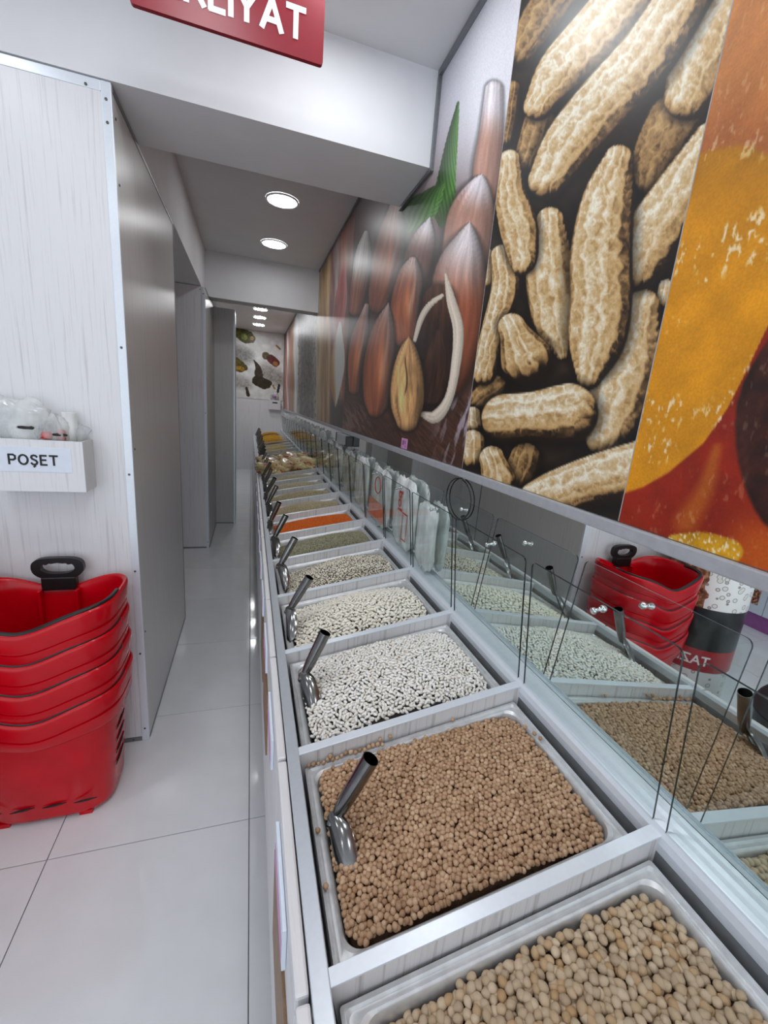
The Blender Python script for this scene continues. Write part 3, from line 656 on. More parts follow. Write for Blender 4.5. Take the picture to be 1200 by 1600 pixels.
heap(1, 'chickpea_heap', 'heap of small tan chickpeas with a scoop in the second bin', 'chickpeas', 'pea_tan', heapfn(-.056,.036,.27,.18,.29,.25,-.03,.012), chick(9,6,1.0), .0089, .0046, False, 2, 120,
     ('chickpea','small tan chickpea on top of the heap in the second bin','chickpea','small tan chickpeas in the second bin'), over_far=spill)
heap(2, 'white_bean_heap', 'heap of small white beans in the third bin', 'beans', 'bean_white', heapfn(-.050,.050,.28,.17,.27,.2,-.035), bean(8,7,1,.62,.56,0), .0100, .0058, True, 2, 300,
     ('white_bean','small oval white bean on the heap in the third bin','bean','small white beans in the third bin'))
heap(3, 'butter_bean_heap', 'heap of big cream butter beans in the fourth bin', 'beans', 'bean_cream', heapfn(-.058,.062,.30,.15,.24,.17,-.035), bean(8,7,1,.64,.5,0), .0126, .0074, True, 2, 300,
     ('butter_bean','big flat cream butter bean on the heap in the fourth bin','bean','big butter beans in the fourth bin'))
heap(4, 'black_eyed_pea_heap', 'speckled heap of black-eyed peas in the fifth bin', 'beans', 'bean_eye', heapfn(-.060,.070,.29,.15,.22,.16), bean(7,5,1,.70,.6), .0082, .0050, True, 1, spot=True)
heap(5, 'mung_bean_heap', 'low heap of greenish mung beans in the sixth bin', 'beans', 'mung', heapfn(-.062,.056,.30,.15,.25,.17), bean(6,4,1,.75,.75), .0056, .0036, False, 1)
heap(6, 'red_lentil_heap', 'bright orange heap of red lentils', 'lentils', 'lentil', heapfn(-.064,.042,.26,.17,.3,.2), bean(5,3,1,1,.5), .0060, .0036, True, 1)
for k, nm, lb in ((7,'bulgur','pale'),(8,'bulgur','pale'),(9,'rice','pale'),(10,'rice','pale')):
    heap(k, nm+'_heap', 'heap of '+CONT[k], 'grain', nm, heapfn(-.062,.056,.24,.17,.26,.19), bean(4,3,1,.5,.5), .0085, .0045, True, 1)
FARC = {11:('brown_seed','brown seeds'),12:('brown_seed','brown seeds'),13:('brown_seed','brown seeds'),14:('brown_seed','brown grain'),15:('bulgur','beige grain'),16:('corn_pale','pale yellow corn'),17:('corn_pale','pale yellow corn'),18:('brown_seed','brown grain'),19:('corn','yellow corn'),20:('corn','yellow corn'),21:('corn','yellow corn'),22:('brown_seed','brown grain'),23:('corn','yellow corn')}
for k, (mt, lb) in FARC.items():
    heap(k, 'grain_heap', 'heap of %s in the bin %s' % (lb, where(k)), 'grain', mt, heapfn(-.07,.07 if k < 19 else .10,.24,.17,.24,.19), bean(4,3,1,.6,.6), .016, .0075, True, 1)
# ================================================================ scoops
def scoop(loc, rz, lean, lab, sz=1.0):
    e = empty('scoop', loc, rz)
    # handle: open steel tube, slightly pinched where it meets the blade
    H0, H1 = Vector((-.004,.002,.022)), Vector((.050*lean,-.004,.140))
    pts = [H0.lerp(H1, t) for t in np.linspace(0, 1, 7)]; rad = [.0085,.0118,.0134,.0140,.0143,.0146,.0148]
    V, Fc = tube_data(pts, rad, 16, False); n = len(V)
    inner, _ = tube_data(pts, [r-.0012 for r in rad], 16, False); V = V+inner
    Fc += [tuple(n+i for i in reversed(f)) for f in Fc[:]]
    L = 6*16
    for i in range(16): j = (i+1) % 16; Fc.append((L+i, L+j, n+L+j, n+L+i))
    h = pyd('handle', V, Fc, 'steel', e, True); h.data.set_sharp_from_angle(angle=math.radians(40))
    # blade: trough-shaped shell that widens, then tapers to a rounded tip
    ns, na = 12, 10; path = []
    for i in range(ns):
        t = i/(ns-1); c = Vector((-.016+.012*t, .004-.100*t, .026-.020*t-.055*t*t)); wd = (.012+.014*math.sin(min(1, t*2.4)*math.pi/2)) if t < .7 else .026*math.sqrt(max(.03, 1-((t-.7)/.31)**2)); path.append((c, wd))
    V = []; Fc = []
    for off in (0, .0014):
        for c, wd in path:
            for j in range(na):
                a = math.radians(-82+164*j/(na-1)); V.append(c+Vector(((1-math.cos(a))*wd*.95*.86+math.sin(a)*wd*.42+off*.8, math.sin(a)*wd*.05, -(1-math.cos(a))*wd*.95*.36+math.sin(a)*wd*.9+.004-off*.3)))
    for s in range(2):
        for i in range(ns-1):
            for j in range(na-1):
                b = s*ns*na+i*na+j; q = (b, b+1, b+na+1, b+na); Fc.append(q if s else q[::-1])
    M = ns*na
    for i in range(ns-1): Fc.append((i*na, (i+1)*na, M+(i+1)*na, M+i*na)); b = na-1; Fc.append((i*na+b, M+i*na+b, M+(i+1)*na+b, (i+1)*na+b))
    for j in range(na-1): b = (ns-1)*na+j; Fc.append((b, M+b, M+b+1, b+1)); Fc.append((j, j+1, M+j+1, M+j))
    pyd('blade', V, Fc, 'steel', e, True).data.set_sharp_from_angle(angle=math.radians(40))
    tube('neck', [Vector((-.016,-.010,.020)), Vector((-.010,-.002,.020)), Vector((-.002,.001,.030))], [.006,.009,.0088], 'steel', e, 10)
    for c in e.children: c.scale = (sz,sz,sz)
    tag(e, lab, 'scoop', 'steel scoops in the bins'); return e
SP = {1:(.146,.560,.762,0), 2:(.136,.940,.778,.1), 3:(.128,1.282,.786,-.1), 4:(.120,1.652,.795,.15), 5:(.115,2.03,.79,.05)}
for k in range(1, NB):
    if k in SP: x, y, z, rz = SP[k]
    else: x, y, z, rz = .112+rng.uniform(-.006,.006), ydiv(k-1)+.20+rng.uniform(-.03,.03), .782+rng.uniform(-.008,.008), rng.uniform(-.3,.3)
    scoop((x,y,z), rz, 1+rng.uniform(-.15,.15), 'steel scoop standing in the bin %s' % where(k).replace('of ','of '))
# ================================================================ glass screens leaning over the back of the bins
GX0, GZ0, GX1, GZ1 = .6115, .876, .576, 1.181
def screen_mesh():
    y0, y1 = .0015, PT-.0215; nrm = Vector((GZ1-GZ0, 0, GX0-GX1)).normalized(); th = .004
    def pt(y, t): return Vector((GX0+(GX1-GX0)*t, y, GZ0+(GZ1-GZ0)*t))
    rr = .012; H = .307; loop = [(y0,0),(y1,0)]
    for i in range(6): a = math.pi/2*i/5; loop.append((y1-rr+rr*math.cos(a), (H-rr+rr*math.sin(a))/H))
    for i in range(6): a = math.pi/2*(1+i/5); loop.append((y0+rr+rr*math.cos(a), (H-rr+rr*math.sin(a))/H))
    n = len(loop); V = [pt(*l) for l in loop]+[pt(*l)-nrm*th for l in loop]
    return V, [tuple(range(n)), tuple(range(n, 2*n))[::-1]], [(i, n+i, n+(i+1) % n, (i+1) % n) for i in range(n)]
V, F1, F2 = screen_mesh()
gme = bpy.data.meshes.new('pane'); gme.from_pydata(V, [], F1+F2); gme.materials.append(MATS['glass']); gme.materials.append(MATS['glass_edge']); gme.update()
for i, p in enumerate(gme.polygons): p.material_index = 0 if i < len(F1) else 1
kx = GX1+(GX0-GX1)*.085; kz = GZ1-(GZ1-GZ0)*.085; ky = PT*.46
KV, KF = tube_data([(kx-.004,ky,kz-.0005),(kx-.003,ky,kz),(kx+.001,ky,kz),(kx+.001,ky,kz),(kx+.016,ky,kz+.002),(kx+.016,ky,kz+.002),(kx+.020,ky,kz+.0025),(kx+.025,ky,kz+.003),(kx+.027,ky,kz+.003)], [.004,.0062,.0062,.0035,.0035,.006,.0072,.005,.002], 12)
kme = bpy.data.meshes.new('standoff'); kme.from_pydata(KV, [], KF); kme.materials.append(MATS['chrome']); kme.update(); kme.polygons.foreach_set('use_smooth', [True]*len(kme.polygons))
for k in range(NB):
    g = empty('glass_screen', (.6,ydiv(k-1),.876)); inv = Matrix.Translation((-.6,0,-.876))
    for nm, me in (('pane',gme), ('standoff',kme)):
        o = bpy.data.objects.new(nm, me); COL.objects.link(o); o.parent = g; o.matrix_parent_inverse = inv
    tag(g, 'clear glass screen behind the bin %s' % where(k), 'glass screen', 'glass screens behind the bins')
# ================================================================ shopping baskets
def sup(a, b, n=72, ex=3.6):
    P = []; Q = []
    for i in range(400):
        t = 2*math.pi*i/400; c, s = math.cos(t), math.sin(t)
        Q.append((a*math.copysign(abs(c)**(2/ex), c), b*math.copysign(abs(s)**(2/ex), s)))
    Q.append(Q[0]); Q = np.array(Q); d = np.r_[0, np.cumsum(np.hypot(*np.diff(Q, axis=0).T))]
    for u in np.linspace(0, d[-1], n, endpoint=False): P.append((float(np.interp(u, d, Q[:,0])), float(np.interp(u, d, Q[:,1]))))
    return P
BA, BB, KZ = .242, .178, 1.15
def zmod(x, y, z):
    z = z*KZ
    k = min(1, max(0, (z-.22)/.25)); k = k*k*(3-2*k); c = math.exp(-(x/.125)**2)
    front = 1 if y < 0 else .9
    return z-k*.056*c*front-k*.012*(1-abs(x)/BA)
def ring(a, b, z): return [(x, y, zmod(x, y, z)) for x, y in sup(a, b)]
def basket_parts(e, top, bottom):
    lv = [(.172,.112,.012),(.184,.124,.014),(.190,.130,.03),(.212,.150,.29),(.214,.152,.318),(.226,.164,.322),(.232,.169,.33),(.234,.171,.366),(.229,.166,.369),(.229,.166,.375),(.236,.173,.378),(.241,.177,.42),(.240,.176,.428),(.236,.172,.432),(.228,.164,.430),(.224,.160,.424),(.219,.156,.38),(.214,.151,.30),(.182,.122,.028)]
    V, Fc = loft([ring(*l) for l in lv], True, True); b = pyd('shell', V, Fc, 'red_plastic', e, True)
    b.data.set_sharp_from_angle(angle=math.radians(40))
    # black carry bar lying inside the rim along the front and sides
    P = [(x*.945, y*.925, zmod(x, y, .4315)) for x, y in sup(.241, .177) if y < -.02]
    P.sort(key=lambda p: math.atan2(p[1]-.3, p[0])); tube('carry_bar', P, .0075, 'black_plastic', e, 8)
    # vent slots
    for zz in (.30,.25,.20,.15) if bottom else ():
        x = .1905+(.212-.190)*(zz/KZ-.03)/.26; V = []
        tube('vent_slot', [(x-.001,-.065,zz-.010),(x+.0008,-.04,zz-.004),(x+.0012,-.01,zz+.002),(x+.001,.03,zz+.004)], [.001,.0032,.0036,.001], 'slot_dark', e, 6)
    for xx in (-.15,-.06,.03,.12) if bottom else ():
        tube('vent_slot', [(xx-.035,-.1365,.075),(xx-.01,-.137,.078),(xx+.01,-.137,.080),(xx+.035,-.1365,.083)], [.001,.0036,.0036,.001], 'slot_dark', e, 6)
    for xx in (-.13,.11) if bottom else ():
        V, Fc = loft([[(xx+sx*.02,-.10+sy*.018,z) for sx, sy in ((-1,-1),(1,-1),(1,1),(-1,1))] for z in (0,.016)]); pyd('foot', V, Fc, 'red_plastic', e)
    if top:
        for xx in (-.057,.057): box('handle_channel', (xx-.005,.128,.23), (xx+.005,.157,.435), 'red_plastic', e, .003)
        # pull handle: closed grip with a scalloped inside on a black socket
        out = []; inn = []
        m = 40
        for i in range(m):
            t = 2*math.pi*i/m; c, s = math.cos(t), math.sin(t)
            ox = math.copysign(abs(c)**.55, c)*(.080-.014*max(0, -s)); oz = math.copysign(abs(s)**.7, s)*.040
            ix = math.copysign(abs(c)**.6, c)*(.052-.012*max(0, -s)); iz = math.copysign(abs(s)**.75, s)*.019+(.0028*math.cos(ix*280) if s > .3 else 0)
            out.append((ox, oz)); inn.append((ix, iz))
        V = []; Fc = []
        for yy in (.150,.172):
            V += [(x, yy, .512+z) for x, z in out]; V += [(x, yy, .512+z) for x, z in inn]
        for i in range(m):
            j = (i+1) % m; Fc += [(i,j,m+j,m+i), (2*m+j,2*m+i,3*m+i,3*m+j), (i,2*m+i,2*m+j,j), (m+i,m+j,3*m+j,3*m+i)]
        pyd('pull_handle', V, Fc, 'black_plastic', e, False)
        box('handle_socket', (-.053,.146,.43), (.053,.176,.480), 'black_plastic', e, .004)
BL = ['topmost red shopping basket with a black pull handle, stacked by the panel','second red basket from the top of the stack by the panel','third red basket from the top, in the stack by the panel','bottom red basket of the stack, standing on the floor tiles']
for i in range(4):
    e = empty('shopping_basket', (-.655,1.535,i*.103), math.radians(0)); basket_parts(e, i == 3, i == 0); tag(e, BL[3-i], 'basket', 'stacked red shopping baskets')
# ================================================================ bag boxes on the wall
def rawbox(name, lo, hi, parent):
    t = .008; (x0,y0,z0), (x1,y1,z1) = lo, hi
    boxes('front_board', [((x0,y0,z0),(x1,y0+t,z1))], 'laminate', parent, .001)
    for a, b in ((x0,x0+t), (x1-t,x1)): box('side_board', (a,y0+t,z0), (b,y1,z1), 'laminate_shaded', parent, .001)
    box('base_board', (x0+t,y0+t,z0), (x1-t,y1,z0+t), 'laminate_shaded', parent)
def crumple(name, c, size, mat, parent=None, seed=0, n=26, amp=.22, freq=3.0, ex=.7):
    V = []; Fc = []; nv = n//2
    for i in range(nv+1):
        t = math.pi*i/nv
        for j in range(n):
            a = 2*math.pi*j/n; d = Vector((math.copysign(abs(math.sin(t)*math.cos(a))**ex, math.cos(a)), math.copysign(abs(math.sin(t)*math.sin(a))**ex, math.sin(a)), math.copysign(abs(math.cos(t))**ex, math.cos(t))))
            p = d*freq+Vector((seed*3.1,seed*1.7,seed*.9))
            from mathutils import noise as mn
            k = 1+amp*(abs(mn.noise(p))*1.6-.5)+amp*.5*mn.noise(p*2.7); V.append((c[0]+d.x*size[0]*k, c[1]+d.y*size[1]*k, c[2]+d.z*size[2]*k))
    for i in range(nv):
        for j in range(n): j2 = (j+1) % n; Fc.append((i*n+j, i*n+j2, (i+1)*n+j2, (i+1)*n+j))
    return pyd(name, V, Fc, mat, parent, True)
bx = empty('bag_box', (-.67,1.64,1.112)); 
rawbox('bag_box', (-.13,0,0), (.139,.102,.170), bx)
box('label', (-.104,-.0012,.066), (.105,0,.146), 'label_white', bx)
PZ_BOX = bx
tag(bx, 'white laminate box lettered POŞET fixed on the panel above the red baskets', 'box')
b = crumple('plastic_bags', (-.72,1.695,1.305), (.10,.038,.10), 'film', None, 1, 40, .22, 1.6); crumple('inner_fold', (-.70,1.70,1.30), (.05,.028,.06), 'film_white', b, 2, 26, .35)
crumple('red_print', (-.640,1.672,1.292), (.017,.012,.014), 'ink_red', b, 4, 16, .3); crumple('red_print', (-.600,1.675,1.296), (.014,.01,.018), 'ink_red', b, 9, 16, .3); crumple('black_print', (-.69,1.662,1.318), (.026,.004,.006), 'ink_black', b, 6, 16, .3); crumple('black_print', (-.60,1.662,1.30), (.022,.004,.005), 'ink_black', b, 7, 16, .3)
tag(b, 'crumpled clear printed carrier bags stuffed in the POŞET box', 'bags')
b = crumple('plastic_bags', (-.622,1.688,1.30), (.045,.030,.062), 'film', None, 5, 36, .25, 1.6); tag(b, 'small crumpled clear bag at the right end of the POŞET box', 'bags')
V, Fc = tube_data([(-.585,1.705,1.215),(-.583,1.705,1.37),(-.583,1.705,1.372)], [.022,.021,.018], 18); r = pyd('bag_roll', V, Fc, 'film_white', None, True); tag(r, 'white roll of plastic bags upright in the POŞET box', 'roll')
V, Fc = tube_data([(-.562,1.70,1.262),(-.548,1.695,1.30),(-.535,1.69,1.325)], [.006,.014,.021], 14); r = pyd('film_cone', V, Fc, 'film', None, True); tag(r, 'small cone of rolled clear film at the edge of the POŞET box', 'film')
be = empty('bag_box', (.47,9.19,1.27)); rawbox('bag_box', (-.115,0,0), (.115,.068,.19), be); box('label', (-.05,-.001,.125), (.05,0,.150), 'ink_black', be)
tag(be, 'small white bag box on the far end wall', 'box')
b = crumple('plastic_bags', (.46,9.22,1.53), (.08,.03,.08), 'film', None, 11, 26, .3); crumple('red_print', (.46,9.205,1.52), (.045,.02,.03), 'purple', b, 12, 16, .3); tag(b, 'crumpled clear bags in the far end box', 'bags')
# ================================================================ hanging sign
GL = {'B':(.62,[[(0,0),(0,1),(.38,1),(.55,.9),(.55,.64),(.38,.54),(0,.54)],[(.38,.54),(.6,.42),(.6,.12),(.4,0),(0,0)]]),'A':(.78,[[(0,0),(.39,1),(.78,0)],[(.15,.3),(.63,.3)]]),'K':(.66,[[(0,0),(0,1)],[(.6,1),(0,.42)],[(.22,.62),(.64,0)]]),
 'L':(.52,[[(0,1),(0,0),(.5,0)]]),'İ':(.0,[[(0,0),(0,1)],[(0,1.2),(0,1.34)]]),'Y':(.74,[[(0,1),(.37,.45),(.37,0)],[(.74,1),(.37,.45)]]),'T':(.70,[[(0,1),(.70,1)],[(.35,1),(.35,0)]]),'P':(.56,[[(0,0),(0,1),(.38,1),(.56,.88),(.56,.58),(.38,.45),(0,.45)]]),
 'O':(.78,[[(.39+.39*math.cos(a),.5+.5*math.sin(a)) for a in np.linspace(0,2*math.pi,21)]]),'Ş':(.54,[[(.52,.84),(.42,.96),(.26,1),(.08,.94),(.02,.76),(.12,.6),(.42,.44),(.53,.27),(.46,.08),(.27,0),(.1,.03),(0,.16)],[(.27,0),(.30,-.14),(.2,-.24)]]),'E':(.52,[[(.52,1),(0,1),(0,0),(.52,0)],[(0,.52),(.46,.52)]])}
def letters(name, word, cap, sw, mat, parent, center, yoff, gap=.3):
    wd = sum(GL[c][0] for c in word)+gap*(len(word)-1); x = -wd/2; bm = bmesh.new()
    for c in word:
        for pl in GL[c][1]:
            for (x0,z0), (x1,z1) in zip(pl[:-1], pl[1:]):
                d = Vector((x1-x0,0,z1-z0)); d.normalize(); n_ = Vector((-d.z,0,d.x))*sw/2; e_ = d*sw*.32
                a = Vector((x+x0,0,z0))-e_; b = Vector((x+x1,0,z1))+e_
                q4 = [bm.verts.new((p+o_)*cap+Vector((center[0],yoff-.00002*len(bm.faces),center[1]))) for p, o_ in ((a,n_),(a,-n_),(b,-n_),(b,n_))]; f_ = bm.faces.new(q4)
        x += GL[c][0]+gap
    for f_ in bm.faces:
        f_.normal_update()
        if f_.normal.y > 0: f_.normal_flip()
    me = bpy.data.meshes.new(name); bm.to_mesh(me); bm.free(); return link(name, me, mat, parent)
sg = empty('hanging_sign', (-.05,1.40,2.348))
bm = bmesh.new(); P = rrect(-.228, .228, 0, .158, .008, 0); V, Fc = loft([[(u,-.006,v) for u, v, _ in P], [(u,.006,v) for u, v, _ in P]]); pyd('board', V, Fc, 'sign_red', sg); bm.free()
letters('lettering', 'BAKLİYAT', .0605, .215, 'white_print', sg, (-.022,.041), -.0068, .25)
for x in (-.16,.16): tube('hanger', [(x,0,.156),(x,0,.312)], .0012, 'alu', sg, 6)
letters('lettering', 'POŞET', .030, .2, 'ink_black', PZ_BOX, (0,.090), -.0016, .32)
tag(sg, 'crimson hanging sign reading BAKLİYAT in white capitals', 'sign')
# ================================================================ ceiling lamps
def downlight(x, y, z, mat, lab, r=.095):
    e = empty('ceiling_light', (x,y,z))
    V, Fc = loft([[(math.cos(2*math.pi*i/32)*rr, math.sin(2*math.pi*i/32)*rr, zz) for i in range(32)] for rr, zz in ((r+.012,-.0005),(r+.010,-.008),(r+.001,-.010),(r,-.006))], False, False); pyd('bezel', V, Fc, 'white_print', e, True)
    pyd('diffuser', [(math.cos(2*math.pi*i/32)*r, math.sin(2*math.pi*i/32)*r, -.0068) for i in range(32)], [tuple(range(32))[::-1]], mat, e)
    tag(e, lab, 'ceiling light', 'round ceiling lights')
downlight(.19,3.29,ZR,'lamp_mid','nearer round ceiling light between the two beams')
downlight(.18,4.15,ZR,'lamp_mid','farther round ceiling light between the two beams')
for i, y in enumerate((7.05,7.75,8.5)): downlight(.13,y,ZR,'lamp_far',['nearest','middle','farthest'][i]+' of the three round lights at the far end')
for i, (x, y, l) in enumerate(((.24,1.36,'front round ceiling light beside the hanging sign'),(.12,.35,'round front ceiling light over the nearest bins'),(-.15,.92,'unseen round ceiling light added over the aisle to brighten the bean bins'),(-.95,1.0,'round front ceiling light over the baskets'),(-.95,-.1,'round front ceiling light left of the nearest bins'),(.1,-.9,'round ceiling light behind the nearest bins'),(-2.1,.5,'round ceiling light by the white cabinet'),(-2.1,-1.0,'round ceiling light in the back left corner'),(-2.4,2.5,'round ceiling light behind the partition'))):  # the lamp beside the chickpeas is unseen, added to brighten the beans
    downlight(x, y, ZC if y < 1.74 else ZR, 'lamp_sign' if i == 0 else 'lamp_near', l, .14 if i == 0 else .11)
# ================================================================ barrel seen in the mirror
q = N('barrel_print'); q.set(None, .3); tc = q.n('ShaderNodeTexCoord'); sx = q.n('ShaderNodeSeparateXYZ'); q.l(tc.outputs['Object'], sx.inputs[0])
vo = q.n('ShaderNodeTexVoronoi'); vo.inputs['Scale'].default_value = 26; q.l(tc.outputs['Object'], vo.inputs['Vector'])
seeds = q.ramp(vo.outputs['Distance'], [(0,(226,222,216)),(.25,(236,234,230)),(.32,(112,98,90)),(.38,(244,244,244)),(1,(246,246,246))])
nuts = q.ramp(q.noise(tc.outputs['Object'], 42, 4), [(.3,(52,30,22)),(.5,(134,84,56)),(.68,(206,160,124))])
mk = q.n('ShaderNodeMath', operation='GREATER_THAN'); nz = q.n('ShaderNodeMath', operation='MULTIPLY_ADD'); q.l(q.noise(tc.outputs['Object'], 9, 2), nz.inputs[0]); nz.inputs[1].default_value = .16; q.l(sx.outputs['Y'], nz.inputs[2]); q.l(nz.outputs[0], mk.inputs[0]); mk.inputs[1].default_value = -.02
m1 = q.n('ShaderNodeMixRGB'); q.l(mk.outputs[0], m1.inputs[0]); q.l(seeds, m1.inputs[1]); q.l(nuts, m1.inputs[2])
def band(prev, lo, hi, col):
    a = q.n('ShaderNodeMath', operation='GREATER_THAN'); q.l(sx.outputs['Z'], a.inputs[0]); a.inputs[1].default_value = lo
    b_ = q.n('ShaderNodeMath', operation='LESS_THAN'); q.l(sx.outputs['Z'], b_.inputs[0]); b_.inputs[1].default_value = hi
    c = q.n('ShaderNodeMath', operation='MULTIPLY'); q.l(a.outputs[0], c.inputs[0]); q.l(b_.outputs[0], c.inputs[1])
    m = q.n('ShaderNodeMixRGB'); q.l(c.outputs[0], m.inputs[0]); q.l(prev, m.inputs[1])
    if isinstance(col, tuple): m.inputs[2].default_value = (*lin(col), 1)
    else: q.l(col, m.inputs[2])
    return m.outputs[0]
c = band(m1.outputs[0], -1, .245, seeds); c = band(c, .245, .37, (176,26,38)); c = band(c, .37, .60, (22,22,25)); q.l(c, q.b.inputs['Base Color']); MATS['barrel_print'] = q.m
br = empty('print_barrel', (-1.12,1.535,0)); n = 48; RB = .19
V, Fc = loft([[(math.cos(2*math.pi*i/n)*rr, math.sin(2*math.pi*i/n)*rr, z) for i in range(n)] for rr, z in ((RB-.006,0),(RB,.006),(RB,.5),(RB,.944),(RB-.004,.95),(RB-.012,.95),(RB-.014,.93))]); pyd('drum', V, Fc, 'barrel_print', br, True)
V, Fc = loft([[(math.cos(2*math.pi*i/n)*rr, math.sin(2*math.pi*i/n)*rr, z) for i in range(n)] for rr, z in ((RB+.004,.94),(RB+.004,.965),(RB-.01,.972),(.05,.975))]); pyd('lid', V, Fc, 'black_plastic', br, True)
t = text_mesh('lettering', 'TAZE ·', .075, 'white_print', br, .0004, .9, .001); a0 = math.atan2(-1.535, 2*XW+1.12)
for v in t.data.vertices:
    x, y, z = v.co; a = a0+x/RB; rr = RB+.0012+z; v.co = (math.cos(a)*rr, math.sin(a)*rr, .283+y)
tag(br, 'round printed drum with black and red bands reading TAZE, left of the red baskets', 'drum')
# white display cabinet across the floor, seen in the mirror
cb = empty('display_cabinet', (-2.75,1.45,0)); box('plinth', (-.18,-1.2,.0), (.17,1.2,.13), 'purple', cb); box('body', (-.2,-1.2,.13), (.2,1.2,.95), 'label_white', cb, .004)
q = N('seed_picture'); q.set(None, .4); q.l(q.ramp(q.noise(q.coord('Object'), 60, 4), [(.3,(60,28,20)),(.5,(140,70,50)),(.62,(220,180,150)),(.75,(210,190,80))]), q.b.inputs['Base Color']); MATS['seed_picture'] = q.m
for y in (-.9,-.3,.3,.6): box('picture', (.2005,y,.2), (.2025,y+.22,.42), 'seed_picture', cb, .0)
for y in (-.55,.0,.55): box('joint', (.2,y-.002,.13), (.2008,y+.002,.95), 'alu_dark', cb)
tag(cb, 'white display cabinet with a purple plinth across the floor', 'cabinet')
# ================================================================ goods stuffed between glass and mirror
def pouch(name, y0, y1, z0, z1, x, mat, lab, seed, thick=.014, group='bagged goods behind the glass'):
    o = crumple(name, (x,(y0+y1)/2,(z0+z1)/2), (thick,(y1-y0)/2,(z1-z0)/2), mat, None, seed, 30, .16, 2.2, .55); tag(o, lab, 'bag', group); return o
XB = .622
o = pouch('product_bag', 1.30,1.46,.90,1.15,XB,'film_white','upright white filled bag nearest along the mirror, without print',21,.013)
o = pouch('product_bag', 1.49,1.76,.90,1.20,XB,'film_white','clear bag with red rotated lettering behind the black-eyed pea screen',22,.012)
t = text_mesh('lettering','bol',.07,'ink_red',o,.0004,1.0,.002); t.rotation_euler = (math.pi/2,0,-math.pi/2)
t.matrix_world = Matrix.Translation((XB-.018,1.66,1.10)) @ Matrix(((0,0,-1),(0,-1,0),(-1,0,0))).to_4x4()
boxes('red_frame', [((XB-.0165,1.545,.95),(XB-.0155,1.55,1.06)),((XB-.0165,1.60,.93),(XB-.0155,1.605,1.05)),((XB-.0165,1.545,1.055),(XB-.0155,1.605,1.06)),((XB-.0165,1.545,.945),(XB-.0155,1.605,.95))], 'ink_red', o)
o = pouch('product_bag', 1.82,2.14,.90,1.19,XB,'film_white','bag with an orange lower band and a round red emblem behind the mung bean screen',23,.012)
box('orange_band', (XB-.0175,1.86,.93), (XB-.0165,2.12,1.02), 'film_orange', o)
tube('emblem', [(XB-.018,1.98+.05*math.cos(a),1.10+.04*math.sin(a)) for a in np.linspace(0, 2*math.pi, 20)], .0025, 'ink_red', o, 6)
for i, (a, b_) in enumerate(((2.22,2.52),(2.58,2.88),(2.95,3.24),(3.32,3.6))):
    o = pouch('product_bag', a,b_,.90,1.19,XB,'film' if i % 2 else 'film_white', ['beige bag behind the red lentil screen','clear bag behind the bulgur screen beside the red lentils','pale bag behind the second bulgur screen','clear bag behind the first rice screen'][i], 24+i,.013)
    crumple('contents', (XB,(a+b_)/2,1.0), (.010,.12,.08), 'u_bulgur', o, 40+i, 22, .2)
for k in range(10, NB):
    y = ydiv(k-1)
    pouch('clear_bag', y+.02,y+.33,1.02+rng.uniform(-.05,.05),1.24,.620+rng.uniform(-.004,.003),'film','crumpled clear bag behind the screen of the bin %s' % where(k), 50+k,.014,'clear bags behind the far screens')
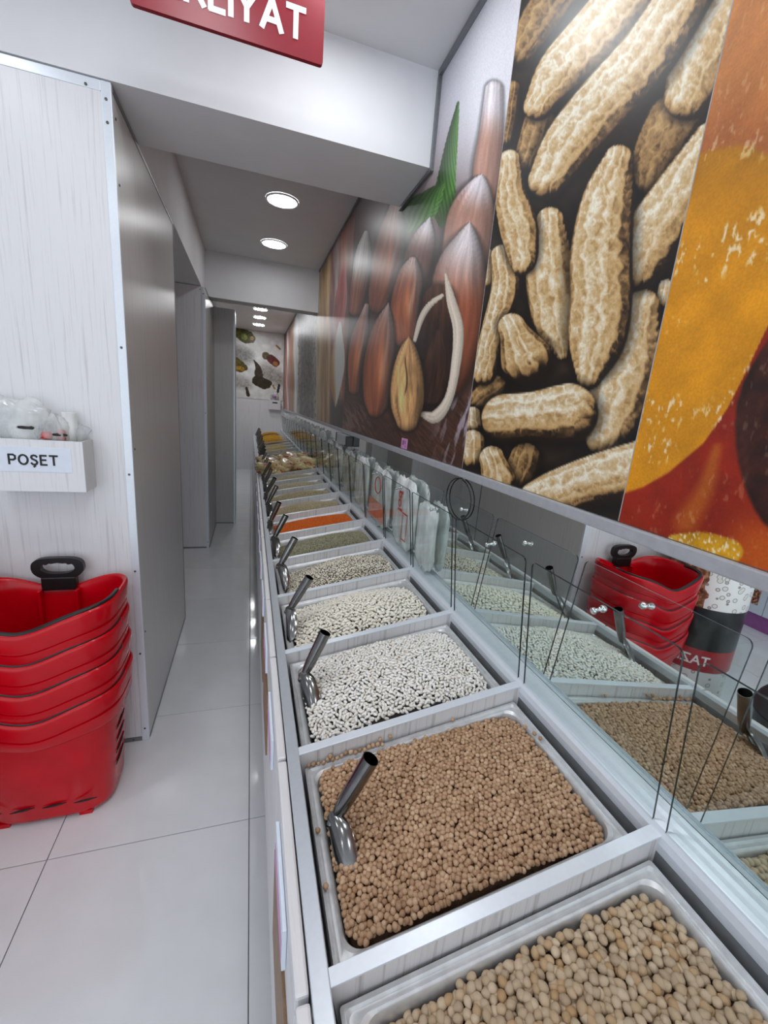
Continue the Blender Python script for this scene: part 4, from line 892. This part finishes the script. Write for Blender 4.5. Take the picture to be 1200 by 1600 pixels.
# snack packets heaped over the bins past the rice
q = N('packet'); q.set(None, .25); oi = q.n('ShaderNodeObjectInfo'); f = q.noise(q.coord('Object'), 9, 2); cc = q.ramp(f, [(.40,(226,208,150)),(.52,(236,222,172)),(.56,(196,52,40)),(.66,(240,234,226))]); q.l(cc, q.b.inputs['Base Color']); MATS['packet'] = q.m
PK = ['lying lowest at the aisle edge','at the aisle edge of the heap','in the middle of the heap','near the glass side','against the glass screens']
n = 0
for r_ in (0, 1):
    for i in range(5):
        for j in range(2):
            u = .05+i*.105; yy = ydiv(10)+.17+j*.36+.06*r_; x, _, z = T(u, yy, -.005+r_*.05)
            o = crumple('snack_packet', (0,0,0), (.062,.15,.036), 'packet', None, 70+n, 20, .3, 1.5, .6); o.location = (x,yy,z); o.rotation_euler = (rng.uniform(-.25,.25), rng.uniform(-.25,.25), rng.uniform(-.6,.6)); n += 1
            tag(o, 'cream and red snack packet %s, %s row, %s layer' % (PK[i], ['front','back'][j], ['lower','upper'][r_]), 'packet', 'snack packets heaped past the rice')
# cable loop, pink price tag, small box under the rail
P = [(XW-.006,1.20+.085*math.sin(a),1.208+.066*math.cos(a)) for a in np.linspace(.15, 2*math.pi-.15, 30)]
o = tube('cable', P, .0022, 'black_plastic', None, 6); tag(o, 'thin black cable loop hanging under the rail in front of the mirror', 'cable')
o = box('price_tag', (XW-.0025,1.725,1.307), (XW-.0008,1.80,1.352), 'pink_tag', None); boxes('print', [((XW-.003,1.742,1.328),(XW-.0026,1.757,1.342)),((XW-.003,1.763,1.322),(XW-.0026,1.785,1.343)),((XW-.003,1.740,1.316),(XW-.0026,1.75,1.322))], 'purple', o)
tag(o, 'small pink price sticker standing on the grey rail below the hazelnuts', 'price tag')
e = empty('wall_socket', (XW-.012,2.95,1.245)); box('case', (-.03,-.16,-.03), (.011,.16,.03), 'alu', e, .004); box('black_end', (-.032,-.20,-.035), (.011,-.161,.03), 'black_plastic', e, .004); box('black_end', (-.032,.161,-.03), (.011,.19,.03), 'black_plastic', e, .004)
tag(e, 'small grey box with black ends under the rail beside the bags', 'box')
# dark bin with a grey domed lid on the floor, seen at the edge of the mirror
e = empty('waste_bin', (-1.05,.96,0)); n = 32
V, Fc = loft([[(math.cos(2*math.pi*i/n)*rr, math.sin(2*math.pi*i/n)*rr, z) for i in range(n)] for rr, z in ((.14,0),(.145,.01),(.165,.27),(.172,.275),(.172,.285))]); pyd('body', V, Fc, 'black_plastic', e, True)
V, Fc = loft([[(math.cos(2*math.pi*i/n)*.175*math.cos(a), math.sin(2*math.pi*i/n)*.175*math.cos(a), .286+.15*math.sin(a)) for i in range(n)] for a in np.linspace(0, 1.5, 9)]); pyd('lid', V, Fc, 'rubber_dark', e, True)
tag(e, 'black bin with a grey domed lid, in front of the printed drum', 'bin')
